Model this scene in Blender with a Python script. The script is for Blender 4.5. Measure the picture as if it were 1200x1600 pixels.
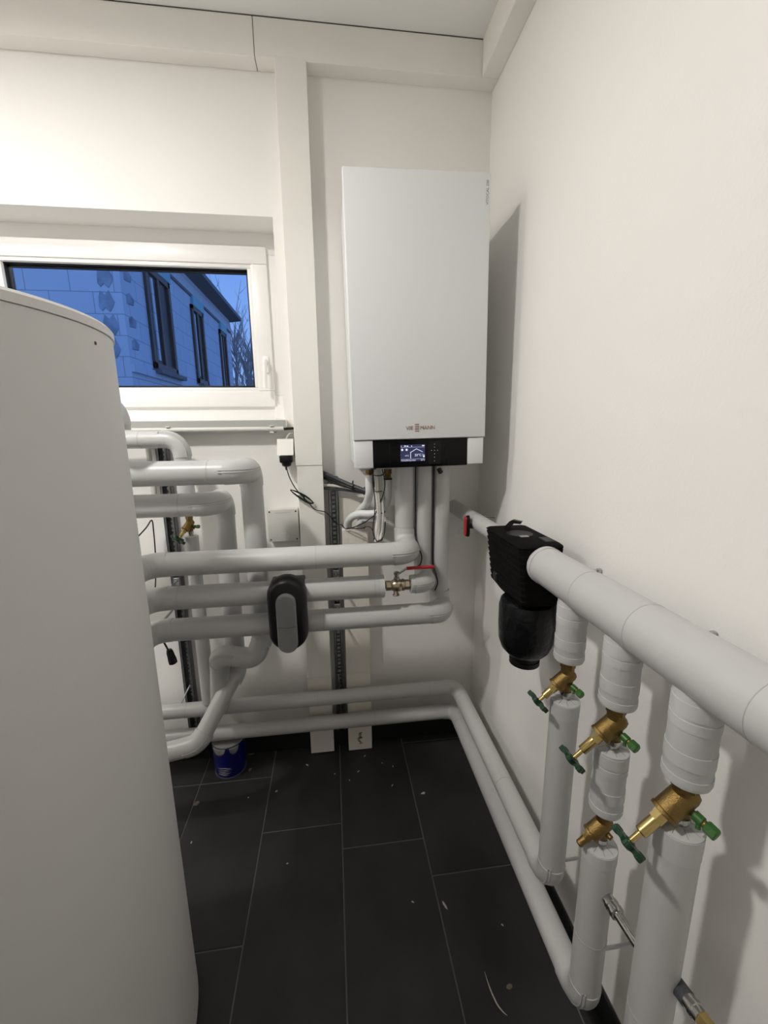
import bpy, bmesh, math, random
from mathutils import Vector, Matrix
random.seed(4)
for o in list(bpy.data.objects): bpy.data.objects.remove(o)
SC = bpy.context.scene
COL = SC.collection

# ------------------------------------------------------------------ camera
FPX = 648.86
YAW, PITCH, ROLL = .122465, .201208, -.0115686
def _rows():
    B = Matrix(((1,0,0),(0,0,-1),(0,1,0)))
    cy, sy = math.cos(YAW), math.sin(YAW); cp, sp = math.cos(PITCH), math.sin(PITCH); cr, sr = math.cos(ROLL), math.sin(ROLL)
    Ry = Matrix(((cy,0,-sy),(0,1,0),(sy,0,cy))); Rx = Matrix(((1,0,0),(0,cp,-sp),(0,sp,cp))); Rz = Matrix(((cr,-sr,0),(sr,cr,0),(0,0,1)))
    return Rz @ Rx @ Ry @ B
RM = _rows()
EYE = Vector((0,0,1.5))
cam_d = bpy.data.cameras.new('camera'); cam = bpy.data.objects.new('camera', cam_d); COL.objects.link(cam)
r_, d_, f_ = RM[0], RM[1], RM[2]
cam.matrix_world = Matrix(((r_[0],-d_[0],-f_[0],EYE.x),(r_[1],-d_[1],-f_[1],EYE.y),(r_[2],-d_[2],-f_[2],EYE.z),(0,0,0,1)))
cam_d.sensor_fit = 'VERTICAL'; cam_d.sensor_height = 24; cam_d.lens = FPX*24/1600
cam_d.clip_start = .02; cam_d.clip_end = 200
SC.camera = cam

def P(px, py, x=None, y=None, z=None):
    """measured point: where the sight line through a pixel meets a wall-parallel plane"""
    d = RM.transposed() @ Vector(((px-600)/FPX, (py-800)/FPX, 1))
    t = x/d.x if x is not None else (y/d.y if y is not None else (z-1.5)/d.z)
    return EYE + d*t

# ------------------------------------------------------------------ world, light, exposure
world = bpy.data.worlds.new('dusk_sky'); SC.world = world; world.use_nodes = True
wn = world.node_tree.nodes; wl = world.node_tree.links
bg = wn['Background']
tc = wn.new('ShaderNodeTexCoord'); sx = wn.new('ShaderNodeSeparateXYZ'); wr = wn.new('ShaderNodeValToRGB')
wl.new(tc.outputs['Generated'], sx.inputs[0]); wl.new(sx.outputs['Z'], wr.inputs[0]); wl.new(wr.outputs[0], bg.inputs['Color'])
wr.color_ramp.elements[0].position = .0; wr.color_ramp.elements[0].color = (.20,.33,.62,1)
wr.color_ramp.elements[1].position = .5; wr.color_ramp.elements[1].color = (.055,.15,.46,1)
bg.inputs['Strength'].default_value = 1.85

LAMPS = (Vector((-1.02,.56,2.80)), Vector((-1.95,1.05,2.80)))      # round ceiling lamp, plus an unseen second one added to light the tank-side pipes
for L_, W_ in zip(LAMPS, (32, 17)):
    ld = bpy.data.lights.new('ceiling_lamp_light', 'AREA'); ld.shape = 'DISK'; ld.size = .17; ld.energy = W_; ld.color = (1.0,.965,.925)
    lo = bpy.data.objects.new('ceiling_lamp_light', ld); COL.objects.link(lo); lo.location = L_ + Vector((0,0,-.02))
vs = SC.view_settings
vs.view_transform = 'Standard'; vs.look = 'None'; vs.gamma = 1; vs.use_curve_mapping = False; vs.exposure = -0.05
try: SC.cycles.max_bounces = 10; SC.cycles.diffuse_bounces = 6; SC.cycles.transparent_max_bounces = 12
except Exception: pass

# ------------------------------------------------------------------ materials
MATS = {}
def mat(name, col, rough=.5, metal=0, var=0, vscale=8, bump=0, bscale=60, spec=.5, emit=None, estr=1, coat=0):
    m = bpy.data.materials.new(name); m.use_nodes = True; MATS[name] = m
    nt = m.node_tree; b = nt.nodes['Principled BSDF']
    b.inputs['Base Color'].default_value = (*col, 1); b.inputs['Roughness'].default_value = rough; b.inputs['Metallic'].default_value = metal
    b.inputs['Specular IOR Level'].default_value = spec
    if coat: b.inputs['Coat Weight'].default_value = coat; b.inputs['Coat Roughness'].default_value = .08
    if emit: b.inputs['Emission Color'].default_value = (*emit,1); b.inputs['Emission Strength'].default_value = estr
    if var or bump:
        t = nt.nodes.new('ShaderNodeTexCoord')
    if var:
        n = nt.nodes.new('ShaderNodeTexNoise'); n.inputs['Scale'].default_value = vscale; n.inputs['Detail'].default_value = 6
        nt.links.new(t.outputs['Object'], n.inputs['Vector'])
        r = nt.nodes.new('ShaderNodeValToRGB')
        r.color_ramp.elements[0].position = .3; r.color_ramp.elements[1].position = .7
        r.color_ramp.elements[0].color = (*[max(0,c*(1-var)) for c in col],1); r.color_ramp.elements[1].color = (*[min(1,c*(1+var)) for c in col],1)
        nt.links.new(n.outputs['Fac'], r.inputs[0]); nt.links.new(r.outputs[0], b.inputs['Base Color'])
    if bump:
        n2 = nt.nodes.new('ShaderNodeTexNoise'); n2.inputs['Scale'].default_value = bscale; n2.inputs['Detail'].default_value = 4
        nt.links.new(t.outputs['Object'], n2.inputs['Vector'])
        bp = nt.nodes.new('ShaderNodeBump'); bp.inputs['Strength'].default_value = bump; bp.inputs['Distance'].default_value = .002
        nt.links.new(n2.outputs['Fac'], bp.inputs['Height']); nt.links.new(bp.outputs['Normal'], b.inputs['Normal'])
    return m
M_WALL = mat('wall_paint', (.865,.85,.82), .85, var=.012, vscale=3, bump=.18, bscale=140, spec=.25)
M_CEIL = mat('ceiling_paint', (.84,.835,.82), .9, spec=.2)
M_BEAM = mat('beam_paint', (.85,.835,.785), .6, var=.02, vscale=4, bump=.1, bscale=60, spec=.35)
M_COLM = mat('column_paint', (.83,.815,.765), .6, var=.02, vscale=5, bump=.08, bscale=80, spec=.35)
M_BOARD = mat('board_paint', (.80,.76,.69), .6, var=.02, vscale=9, spec=.3)
M_PVC = mat('pipe_jacket', (.515,.517,.512), .34, var=.02, vscale=6, bump=.08, bscale=35)
M_TAPE = mat('jacket_tape', (.555,.555,.555), .42, var=.03, vscale=14, bump=.25, bscale=50)
M_SEAM = mat('jacket_seam', (.44,.44,.43), .45)
M_CREASE = mat('fold_crease', (.33,.32,.31), .7)
M_TANK = mat('tank_jacket', (.70,.695,.685), .6, var=.008, vscale=3, bump=.06, bscale=300, spec=.35)
M_LID = mat('tank_lid', (.73,.72,.705), .5)
M_WHITE = mat('enamel_white', (.775,.785,.80), .38, spec=.4)
M_WHITE2 = mat('enamel_white_trim', (.765,.775,.785), .42)
M_GLOSSB = mat('gloss_black', (.004,.004,.0045), .14, spec=.14)
M_BTN = mat('button_black', (.006,.006,.0065), .3, spec=.2)
M_SCREEN = mat('screen_blue', (.01,.012,.03), .2, emit=(.016,.020,.065), estr=1)
M_SCRW = mat('screen_white', (.5,.5,.55), .4, emit=(.55,.60,.75), estr=1)
M_MARK = mat('print_white', (.72,.72,.72), .5)
M_INK = mat('print_dark', (.06,.055,.05), .6)
M_LOGO = mat('logo_metal', (.42,.30,.22), .3, metal=.9)
M_TILE = mat('floor_tile_dark', (.029,.0288,.0287), .48, var=.25, vscale=5, bump=.15, bscale=90, spec=.4)
M_GROUT = mat('tile_grout', (.14,.14,.138), .9)
M_SKIRT = mat('baseboard_tile', (.011,.011,.011), .4, var=.2, vscale=6)
M_BRASS = mat('brass_cast', (.245,.16,.055), .38, metal=1, var=.10, vscale=40, bump=.5, bscale=500)
M_BRASSP = mat('brass_polished', (.54,.41,.165), .24, metal=1)
M_NICKEL = mat('nickel_brass', (.50,.43,.30), .28, metal=1, var=.1, vscale=60)
M_GREEND = mat('green_dark_plastic', (.003,.042,.014), .35)
M_GREEN = mat('green_plastic', (.030,.125,.018), .4)
M_FOAM = mat('black_foam', (.0045,.004,.0038), .85, var=.3, vscale=70, bump=.7, bscale=160, spec=.12)
M_WRAP = mat('black_film', (.0035,.004,.0048), .22, var=.3, vscale=30, bump=1, bscale=70, spec=.35)
M_RUB = mat('black_rubber', (.009,.009,.009), .5)
M_PLB = mat('black_plastic', (.0055,.0055,.0055), .36, spec=.35)
M_PLG = mat('grey_plastic', (.23,.23,.235), .42)
M_STEEL = mat('galvanised_steel', (.50,.51,.51), .38, metal=1, var=.15, vscale=30)
M_RAIL = mat('rail_zinc', (.20,.205,.21), .5, metal=.7, var=.2, vscale=40)
M_CHROME = mat('chrome_steel', (.55,.54,.52), .16, metal=1)
M_RED = mat('red_plastic', (.42,.012,.018), .4)
M_WPVC = mat('window_profile', (.86,.85,.83), .35)
M_GASK = mat('window_gasket', (.012,.013,.016), .5)
M_SILL = mat('sill_edge', (.42,.42,.40), .45)
M_SILLT = mat('sill_top', (.84,.83,.80), .4)
M_COND = mat('conduit_grey', (.62,.62,.58), .4)
M_PLW = mat('white_plastic', (.82,.81,.76), .35)
M_BOX = mat('box_grey', (.60,.595,.56), .35)
M_WCAB = mat('white_cable', (.62,.60,.57), .45)
M_GCAB = mat('grey_cable', (.055,.06,.066), .45)
M_HOSE = mat('white_hose_wrap', (.74,.745,.75), .4, var=.03, vscale=30, bump=.6, bscale=90)
M_BLUE = mat('bucket_blue', (.003,.006,.12), .35)
M_BLUEL = mat('bucket_rim', (.10,.11,.15), .4)
M_CHIP = mat('paint_chip', (.55,.54,.50), .7)
M_BKTG = mat('smear_reflection_grey', (.25,.25,.235), .7)  # bucket lid and smears, also the painted light reflections under the rim
M_CHIPB = mat('dust_clump', (.20,.17,.13), .9)
M_FACADE = mat('facade_block', (.60,.66,.74), .85, var=.05, vscale=1.2)
M_MORT = mat('facade_mortar', (.30,.35,.42), .9, var=.3, vscale=6)
M_FRAMEB = mat('brown_window_frame', (.06,.045,.04), .5)
M_TEAL = mat('teal_shutter_box', (.20,.50,.55), .6)
M_ROOF = mat('roof_edge', (.12,.14,.15), .7)
M_BARK = mat('tree_bark', (.40,.36,.33), .9, var=.2, vscale=5)
M_GROUND = mat('outdoor_ground', (.18,.18,.17), .95, var=.2, vscale=2)
M_LAMPW = mat('lamp_diffuser', (.8,.8,.8), .4, emit=(1,.94,.86), estr=3)
M_PENCIL = mat('pencil_line', (.42,.40,.37), .9)
M_STAIN = mat('brown_stain', (.24,.18,.09), .8)
# window glass: clear pane that mirrors a little at grazing angles
M_GLASS = bpy.data.materials.new('window_glass'); M_GLASS.use_nodes = True
gn = M_GLASS.node_tree; gn.nodes.remove(gn.nodes['Principled BSDF'])
gt = gn.nodes.new('ShaderNodeBsdfTransparent'); gt.inputs[0].default_value = (.93,.95,.97,1)
gg = gn.nodes.new('ShaderNodeBsdfGlossy'); gg.inputs['Roughness'].default_value = .01
gf = gn.nodes.new('ShaderNodeFresnel'); gf.inputs[0].default_value = 1.30
gm = gn.nodes.new('ShaderNodeMixShader')
gn.links.new(gf.outputs[0], gm.inputs[0]); gn.links.new(gt.outputs[0], gm.inputs[1]); gn.links.new(gg.outputs[0], gm.inputs[2])
gn.links.new(gm.outputs[0], gn.nodes['Material Output'].inputs[0])
# facade blocks: brick pattern colours on the block wall outside
def facade_pattern(m):
    nt = m.node_tree; b = nt.nodes['Principled BSDF']
    t = nt.nodes.new('ShaderNodeTexCoord'); s = nt.nodes.new('ShaderNodeSeparateXYZ'); c = nt.nodes.new('ShaderNodeCombineXYZ'); a = nt.nodes.new('ShaderNodeMath')
    nt.links.new(t.outputs['Object'], s.inputs[0]); nt.links.new(s.outputs['X'], a.inputs[0]); nt.links.new(s.outputs['Y'], a.inputs[1])
    nt.links.new(a.outputs[0], c.inputs['X']); nt.links.new(s.outputs['Z'], c.inputs['Y'])
    k = nt.nodes.new('ShaderNodeTexBrick'); k.inputs['Scale'].default_value = 1; k.inputs['Brick Width'].default_value = .6; k.inputs['Row Height'].default_value = .3
    k.inputs['Mortar Size'].default_value = .006; k.inputs['Color1'].default_value = (.60,.66,.74,1); k.inputs['Color2'].default_value = (.55,.61,.70,1); k.inputs['Mortar'].default_value = (.30,.34,.40,1)
    nt.links.new(c.outputs[0], k.inputs['Vector']); nt.links.new(k.outputs['Color'], b.inputs['Base Color'])
facade_pattern(M_FACADE)

# ------------------------------------------------------------------ mesh helpers
OFF = {}
def ortho(d):
    d = d.normalized(); a = Vector((0,0,1)) if abs(d.z) < .9 else Vector((1,0,0))
    u = d.cross(a).normalized(); return u, d.cross(u).normalized()
class MB:
    def __init__(s): s.v = []; s.f = []; s.sharp = 35
    def add(s, vs, fs):
        n = len(s.v); s.v += [Vector(v) for v in vs]; s.f += [tuple(i+n for i in f) for f in fs]; return s
    def box(s, a, b):
        x0,y0,z0 = [min(a[i],b[i]) for i in range(3)]; x1,y1,z1 = [max(a[i],b[i]) for i in range(3)]
        return s.add([(x0,y0,z0),(x1,y0,z0),(x1,y1,z0),(x0,y1,z0),(x0,y0,z1),(x1,y0,z1),(x1,y1,z1),(x0,y1,z1)],
                     [(0,3,2,1),(4,5,6,7),(0,1,5,4),(1,2,6,5),(2,3,7,6),(3,0,4,7)])
    def bbox(s, a, b, w=.003, seg=2):
        bm = bmesh.new(); bmesh.ops.create_cube(bm, size=1)
        for v in bm.verts: v.co = Vector([(a[i]+b[i])/2 + v.co[i]*abs(b[i]-a[i]) for i in range(3)])
        bmesh.ops.bevel(bm, geom=bm.edges[:], offset=w, segments=seg, affect='EDGES', profile=.5)
        bm.verts.index_update(); s.add([v.co.copy() for v in bm.verts], [[v.index for v in f.verts] for f in bm.faces]); bm.free(); return s
    def sweep(s, pts, r, n=24, caps=True, rs=None):
        pts = [Vector(p) for p in pts]; m = len(pts)
        tang = [(pts[min(i+1,m-1)]-pts[max(i-1,0)]).normalized() for i in range(m)]
        u, w = ortho(tang[0]); base = len(s.v)
        for i in range(m):
            if i:
                ax = tang[i-1].cross(tang[i])
                if ax.length > 1e-8:
                    q = Matrix.Rotation(tang[i-1].angle(tang[i]), 3, ax.normalized()); u = q @ u; w = q @ w
            rr = rs[i] if rs else r
            for k in range(n):
                a = 2*math.pi*k/n; s.v.append(pts[i] + (u*math.cos(a)+w*math.sin(a))*rr)
        for i in range(m-1):
            for k in range(n):
                a, b = base+i*n+k, base+i*n+(k+1)%n; s.f.append((a, b, b+n, a+n))
        if caps:
            s.f.append(tuple(base+k for k in reversed(range(n)))); s.f.append(tuple(base+(m-1)*n+k for k in range(n)))
        return s
    def lathe(s, o, ax, prof, n=24):
        """prof: (t along axis, radius)"""
        o = Vector(o); ax = Vector(ax).normalized()
        u, w = ortho(ax); base = len(s.v); m = len(prof)
        for t, r in prof:
            for k in range(n):
                a = 2*math.pi*k/n; s.v.append(o+ax*t+(u*math.cos(a)+w*math.sin(a))*max(r,1e-5))
        for i in range(m-1):
            for k in range(n):
                a, b = base+i*n+k, base+i*n+(k+1)%n; s.f.append((a, b, b+n, a+n))
        s.f.append(tuple(base+k for k in reversed(range(n)))); s.f.append(tuple(base+(m-1)*n+k for k in range(n)))
        return s
    def prism(s, o, u, v, w, out, d0, d1, inset=0):
        """outline (a,b) in plane u,v extruded along w from d0 to d1; inset shrinks the d1 face"""
        o, u, v, w = [Vector(q) for q in (o,u,v,w)]; n = len(out); base = len(s.v)
        cx = sum(p[0] for p in out)/n; cy = sum(p[1] for p in out)/n
        for d, k in ((d0,1),(d1,1-inset)):
            for a, b in out: s.v.append(o+u*(cx+(a-cx)*k)+v*(cy+(b-cy)*k)+w*d)
        s.f.append(tuple(base+i for i in reversed(range(n)))); s.f.append(tuple(base+n+i for i in range(n)))
        for i in range(n): s.f.append((base+i, base+(i+1)%n, base+n+(i+1)%n, base+n+i))
        return s
    def build(s, name, m, parent=None, smooth=True):
        off = OFF.get(parent, Vector((0,0,0))) if parent else Vector((0,0,0))
        me = bpy.data.meshes.new(name); me.from_pydata([tuple(v-off) for v in s.v], [], s.f); me.update()
        bm = bmesh.new(); bm.from_mesh(me); bmesh.ops.recalc_face_normals(bm, faces=bm.faces[:]); bm.to_mesh(me); bm.free()
        me.materials.append(m)
        if smooth:
            me.polygons.foreach_set('use_smooth', [True]*len(me.polygons)); me.set_sharp_from_angle(angle=math.radians(s.sharp))
        o = bpy.data.objects.new(name, me); COL.objects.link(o)
        if parent: o.parent = parent; OFF[o] = off
        return o
def tag(o, label=None, cat=None, group=None, kind=None):
    if label: o['label'] = label
    if cat: o['category'] = cat
    if group: o['group'] = group
    if kind: o['kind'] = kind
    return o
def thing(name, label, cat, loc=(0,0,0), group=None, local=False, kind=None):
    o = bpy.data.objects.new(name, None); o.empty_display_size = .05; COL.objects.link(o); o.location = loc
    OFF[o] = Vector((0,0,0)) if local else Vector(loc)
    return tag(o, label, cat, group, kind)
def fillet(pts, rad, seg=10):
    """-> list of ('s',[a,b]) and ('e',[arc points])"""
    pts = [Vector(p) for p in pts]; out = []; cur = pts[0]
    for i in range(1, len(pts)-1):
        a, b, c = pts[i-1], pts[i], pts[i+1]
        d0 = (a-b).normalized(); d1 = (c-b).normalized(); ang = d0.angle(d1)
        rr = rad[i-1] if isinstance(rad, (list,tuple)) else rad
        t = min(rr/math.tan(ang/2), (a-b).length*.49 if i > 1 else (a-b).length*.95, (c-b).length*(.49 if i < len(pts)-2 else .95))
        rr = t*math.tan(ang/2)
        p0 = b+d0*t; p1 = b+d1*t; cen = b+(d0+d1).normalized()*(rr/math.sin(ang/2))
        out.append(('s',[cur,p0]))
        arc = []
        v0 = p0-cen; axis = v0.cross(p1-cen).normalized(); tot = math.pi-ang
        for k in range(seg+1): arc.append(cen + Matrix.Rotation(tot*k/seg, 3, axis) @ v0)
        out.append(('e',arc,cen)); cur = p1
    out.append(('s',[cur,pts[-1]]))
    return out
def path(pts, rad, seg=6):
    o = []
    for q in fillet(pts, rad, seg): o += q[1]
    res = [o[0]]
    for p in o[1:]:
        if (p-res[-1]).length > 1e-5: res.append(p)
    return res
def spline(pts, n=8):
    pts = [Vector(p) for p in pts]; q = [pts[0]*2-pts[1]]+pts+[pts[-1]*2-pts[-2]]; out = []
    for i in range(1, len(q)-2):
        for k in range(n):
            t = k/n; a,b,c,d = q[i-1],q[i],q[i+1],q[i+2]
            out.append(.5*((2*b)+(c-a)*t+(2*a-5*b+4*c-d)*t*t+(3*b-a-3*c+d)*t**3))
    out.append(pts[-1]); return out
def pipe_run(name, label, pts, r, bend, joints=(), rs=None, group=None, cat='pipe', seam=True, relb=1.035, tape=.012, endcap=None):
    """insulated pipe: straight pipe_section parts, elbow parts with their seam strips, joint rings"""
    t = thing(name, label, cat, pts[-1], group)
    segs = fillet(pts, bend)
    si = 0
    for q in segs:
        if q[0] == 's':
            a, b = q[1]; rr = rs[si] if rs else r; si += 1
            if (b-a).length < 1e-3: continue
            sec = MB().sweep([a,b], rr, 32).build('pipe_section', M_PVC, t)
            L = (b-a).length; d = (b-a).normalized()
            for j in joints:
                if j[0] == si-1 and j[1] < L:
                    c = a+d*j[1]; MB().sweep([c-d*.0012, c+d*.0012], rr+.0006, 32).build('joint_ring', M_SEAM, sec)
        else:
            arc = q[1]; cen = q[2]
            re = max(rs[si-1], rs[si]) if rs else r
            d0 = (arc[0]-arc[1]).normalized(); d1 = (arc[-1]-arc[-2]).normalized()
            full = [arc[0]+d0*tape] + arc + [arc[-1]+d1*tape]
            e = MB().sweep(full, re*relb, 32).build('elbow', M_PVC, t)
            if seam:
                ax = (arc[0]-cen).cross(arc[-1]-cen).normalized()
                if ax.y > .3 or (abs(ax.y) < .3 and ax.z < 0): ax = -ax
                for dz in (-.09, .10):
                    sp = []
                    for p in full:
                        rad = (p-cen).normalized(); ang = math.radians(82 if abs(ax.z) > .7 else 52)+dz
                        sp.append(p + (rad*math.sin(ang)+ax*math.cos(ang))*(re*relb+.0002))
                    MB().sweep(sp, .0015, 6).build('seam_strip', M_SEAM, e)
    return t
def ring(o, ax, r0, r1, t0, t1, n=24):
    return MB().lathe(o, ax, [(t0,r0),(t0,r1),(t1,r1),(t1,r0)], n)
def text_mesh(name, s, size, m, parent, matrix, depth=.0006, align='LEFT', sx=1):
    c = bpy.data.curves.new(name, 'FONT'); c.body = s; c.size = size; c.extrude = depth; c.align_x = align; c.resolution_u = 2
    o = bpy.data.objects.new(name+'_src', c); COL.objects.link(o)
    bpy.context.view_layer.update()
    me = bpy.data.meshes.new_from_object(o.evaluated_get(bpy.context.evaluated_depsgraph_get()))
    bpy.data.objects.remove(o); bpy.data.curves.remove(c)
    me.name = name; me.transform(matrix @ Matrix.Diagonal((sx,1,1,1))); me.materials.clear(); me.materials.append(m)
    q = bpy.data.objects.new(name, me); COL.objects.link(q); q.parent = parent
    off = OFF.get(parent, Vector((0,0,0))); OFF[q] = off
    me.transform(Matrix.Translation(-off))
    return q
def front_mat(x, y, z):   # text plane facing -y
    return Matrix(((1,0,0,x),(0,0,-1,y),(0,1,0,z),(0,0,0,1)))

# ------------------------------------------------------------------ the room
WY, WX, XL, YF, CZ = 1.767, .643, -2.35, -2.4, 2.836
W_X0, W_X1, W_Z0, W_Z1 = -1.60, -.187, 1.52, 2.27          # window opening
WT = .36
g = MB()
g.box((XL-.2,WY,-.1),(W_X0,WY+WT,CZ+.1)); g.box((W_X1,WY,-.1),(WX+.2,WY+WT,CZ+.1))
g.box((W_X0,WY,-.1),(W_X1,WY+WT,W_Z0)); g.box((W_X0,WY,W_Z1),(W_X1,WY+WT,CZ+.1))
wall_back = tag(g.build('wall_back', M_WALL, smooth=False), 'off-white back wall with the window opening', 'wall', kind='structure')
tag(MB().box((WX,YF-.2,-.1),(WX+.2,WY,CZ+.1)).build('wall_right', M_WALL, smooth=False), 'off-white side wall behind the valve risers', 'wall', kind='structure')
tag(MB().box((XL-.2,YF-.2,-.1),(XL,WY,CZ+.1)).build('wall_left', M_WALL, smooth=False), 'off-white wall on the far side of the tank', 'wall', kind='structure')
tag(MB().box((XL,YF-.2,-.1),(WX,YF,CZ+.1)).build('wall_front', M_WALL, smooth=False), 'off-white wall behind the viewer', 'wall', kind='structure')
tag(MB().box((XL,YF,CZ),(WX,WY,CZ+.1)).build('ceiling', M_CEIL, smooth=False), 'plain pale ceiling above the boxed beams', 'ceiling', kind='structure')
# floor: grout bed with each tile a child
floor = tag(MB().box((XL,YF,-.1),(WX,WY,-.0022)).build('floor', M_GROUT, smooth=False), 'anthracite rectangular tile floor with pale grout joints', 'floor', kind='structure')
TW, TL, GJ = .3005, .613, .0042
cols = {-.613:.996, -.3145:1.348, -.014:1.247, .287:1.113, .588:.98}
x = .588; k = 0; shared = None
def tile_mesh(x0,x1,y0,y1):
    return MB().bbox((x0,y0,-.012),(x1,y1,0),.0012,1)
offs = {0:.98,1:1.113,2:1.247,3:1.348,4:.996}
for i in range(0, 11):
    x0 = .588-TW*i; x1 = x0+TW
    y = offs.get(i, 1.1+.17*((i*7)%4)) + TL*2
    while y > YF:
        a0, a1, b0, b1 = max(x0+GJ/2,XL), min(x1-GJ/2,WX), max(y-TL+GJ/2,YF), min(y-GJ/2,WY)
        if a1-a0 > .01 and b1-b0 > .01:
            full = abs(a1-a0-(TW-GJ)) < 1e-4 and abs(b1-b0-(TL-GJ)) < 1e-4
            if full:
                if shared is None:
                    o = MB().bbox((-(TW-GJ)/2,-(TL-GJ)/2,-.012),((TW-GJ)/2,(TL-GJ)/2,0),.0012,1).build('floor_tile', M_TILE, floor, smooth=False); shared = o.data
                else:
                    o = bpy.data.objects.new('floor_tile', shared); COL.objects.link(o); o.parent = floor
                o.location = ((a0+a1)/2,(b0+b1)/2,0)
            else:
                tile_mesh(a0,a1,b0,b1).build('floor_tile', M_TILE, floor, smooth=False)
        y -= TL
# baseboard tiles
BH = .087
bb = tag(MB().box((XL,WY-.004,0),(WX,WY-.0002,BH-.002)).build('baseboard_back', M_GROUT, smooth=False), 'dark tile skirting along the back wall', 'baseboard', kind='structure')
x = WX-.014
while x > XL+.05:
    x0 = max(XL+.002, x-.60)
    if not (x0 > -.2 and x < .2): MB().bbox((x0+.0015,WY-.011,0),(x-.0015,WY-.003,BH),.001,1).build('skirting_tile', M_SKIRT, bb, smooth=False)
    x -= .60
bb = tag(MB().box((WX-.004,YF,0),(WX-.0002,WY-.012,BH-.002)).build('baseboard_right', M_GROUT, smooth=False), 'dark tile skirting under the valve risers', 'baseboard', kind='structure')
y = WY-.012
while y > YF+.05:
    y0 = max(YF+.002, y-.60); MB().bbox((WX-.011,y0+.0015,0),(WX-.003,y-.0015,BH),.001,1).build('skirting_tile', M_SKIRT, bb, smooth=False); y -= .60
# boxed beams under the ceiling
BZ, BY, BXR = 2.721, 1.707, .581
b1 = thing('trim_1', 'off-white boxed beam along the top of the back wall', 'beam', (0,BY,BZ), kind='structure')
xs = P(396,60,y=BY).x
MB().bbox((XL,BY,BZ),(xs-.0012,WY,CZ),.0015,1).build('beam_board', M_BEAM, b1, smooth=False)
MB().bbox((xs+.0012,BY,BZ),(WX,WY,CZ),.0015,1).build('beam_board', M_BEAM, b1, smooth=False)
MB().box((XL,BY-.0012,CZ-.0028),(BXR,BY+.002,CZ+.001)).build('shadow_gap', M_INK, b1, smooth=False)
b2 = thing('trim_2', 'off-white boxed beam running above the side wall', 'beam', (WX,0,BZ), kind='structure')
MB().bbox((BXR,YF,BZ-.001),(WX,BY-.0025,CZ),.0015,1).build('beam_board', M_BEAM, b2, smooth=False)
b3 = thing('trim_3', 'boxed off-white column between window and wall unit', 'column', (-.092,WY,0), kind='structure')
CX0, CX1, CY = -.1460, -.0385, 1.712
zs1 = P(470,728,y=CY).z; zs2 = P(500,1057,y=CY).z
MB().bbox((CX0,CY-.006,zs1+.001),(CX1,WY,BZ+.008),.0015,1).build('column_board', M_COLM, b3, smooth=False)
MB().bbox((CX0+.004,CY-.004,zs2+.001),(CX1,WY,zs1),.0015,1).build('column_board', M_COLM, b3, smooth=False)
MB().bbox((CX0,CY+.002,.004),(CX1,WY,zs2),.0015,1).build('column_board', M_BOARD, b3, smooth=False)
b4 = thing('trim_4', 'off-white pipe cover box low on the wall right of the steel rail', 'cover box', (.09,WY,0), kind='structure')
zt = P(555,828,y=1.70).z
MB().bbox((.031,1.702,zs2+.01),(.140,1.712,zt),.001,1).build('cover_board', M_BOARD, b4, smooth=False)
MB().bbox((.030,1.708,.004),(.140,1.718,zs2+.008),.001,1).build('cover_board', M_BOARD, b4, smooth=False)
MB().box((.031,1.712,.1),(.041,WY,zt)).build('cover_side', M_BOARD, b4, smooth=False)
MB().box((.130,1.712,.1),(.140,WY,zt)).build('cover_side', M_BOARD, b4, smooth=False)
MB().bbox((.022,1.755,zt-.1),(.134,WY,P(550,777,y=1.755).z),.001,1).build('back_board', M_BOARD, b4, smooth=False)
sp = []
for k in range(9):
    a = k*.7; MB().sweep([Vector((.080+.012*math.sin(a*1.7)*(.3+k/12),1.7075,.035+.0068*k)), Vector((.086+.010*math.cos(a*2.1),1.7075,.041+.0068*k))], .0016+.001*(k%3), 6).build('stain_mark', M_STAIN, b4)
# pencil triangle on the back wall
pc = [P(722,824,y=WY-.0004), P(727,833,y=WY-.0004), P(714,834,y=WY-.0004), P(722,824,y=WY-.0004)]
MB().sweep(pc, .0006, 5).build('pencil_mark', M_PENCIL, wall_back)

# ------------------------------------------------------------------ window
WF = 1.905    # face of the fixed frame
win = thing('window_1', 'white tilt-turn window onto the blue dusk', 'window', (-.7,WF,1.55), kind='structure')
def frame(name, x0,x1,z0,z1,t,y0,y1,m,par,bev=.004):
    g = MB()
    g.bbox((x0,y0,z0),(x1,y1,z0+t),bev); g.bbox((x0,y0,z1-t),(x1,y1,z1),bev)
    g.bbox((x0,y0,z0+t-.001),(x0+t,y1,z1-t+.001),bev); g.bbox((x1-t,y0,z0+t-.001),(x1,y1,z1-t+.001),bev)
    return g.build(name, m, par)
frame('outer_frame', W_X0-.03, W_X1+.03, 1.53, W_Z1+.03, .11, WF, WF+.07, M_WPVC, win)
SX0, SX1, SZ0, SZ1, SY = -1.30, -.2345, 1.593, 2.216, 1.888
sash = frame('sash', SX0, SX1, SZ0, SZ1, .066, SY, WF+.05, M_WPVC, win, .006)
frame('glazing_bead', SX0+.060, SX1-.060, SZ0+.060, SZ1-.060, .020, SY+.008, SY+.05, M_WPVC, sash, .005)
frame('gasket', SX0+.078, SX1-.078, SZ0+.078, SZ1-.078, .0035, SY+.024, SY+.045, M_GASK, sash, .0008)
frame('pane_spacer', SX0+.079, SX1-.079, SZ0+.079, SZ1-.079, .011, SY+.044, SY+.058, M_GASK, sash, .001)
MB().box((SX0+.076,SY+.040,SZ0+.076),(SX1-.076,SY+.043,SZ1-.076)).build('pane', M_GLASS, win, smooth=False)
frame('sash_groove', SX0+.052, SX1-.052, SZ0+.052, SZ1-.052, .0025, SY-.0002, SY+.004, M_SILLT, sash, .0005)
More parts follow.
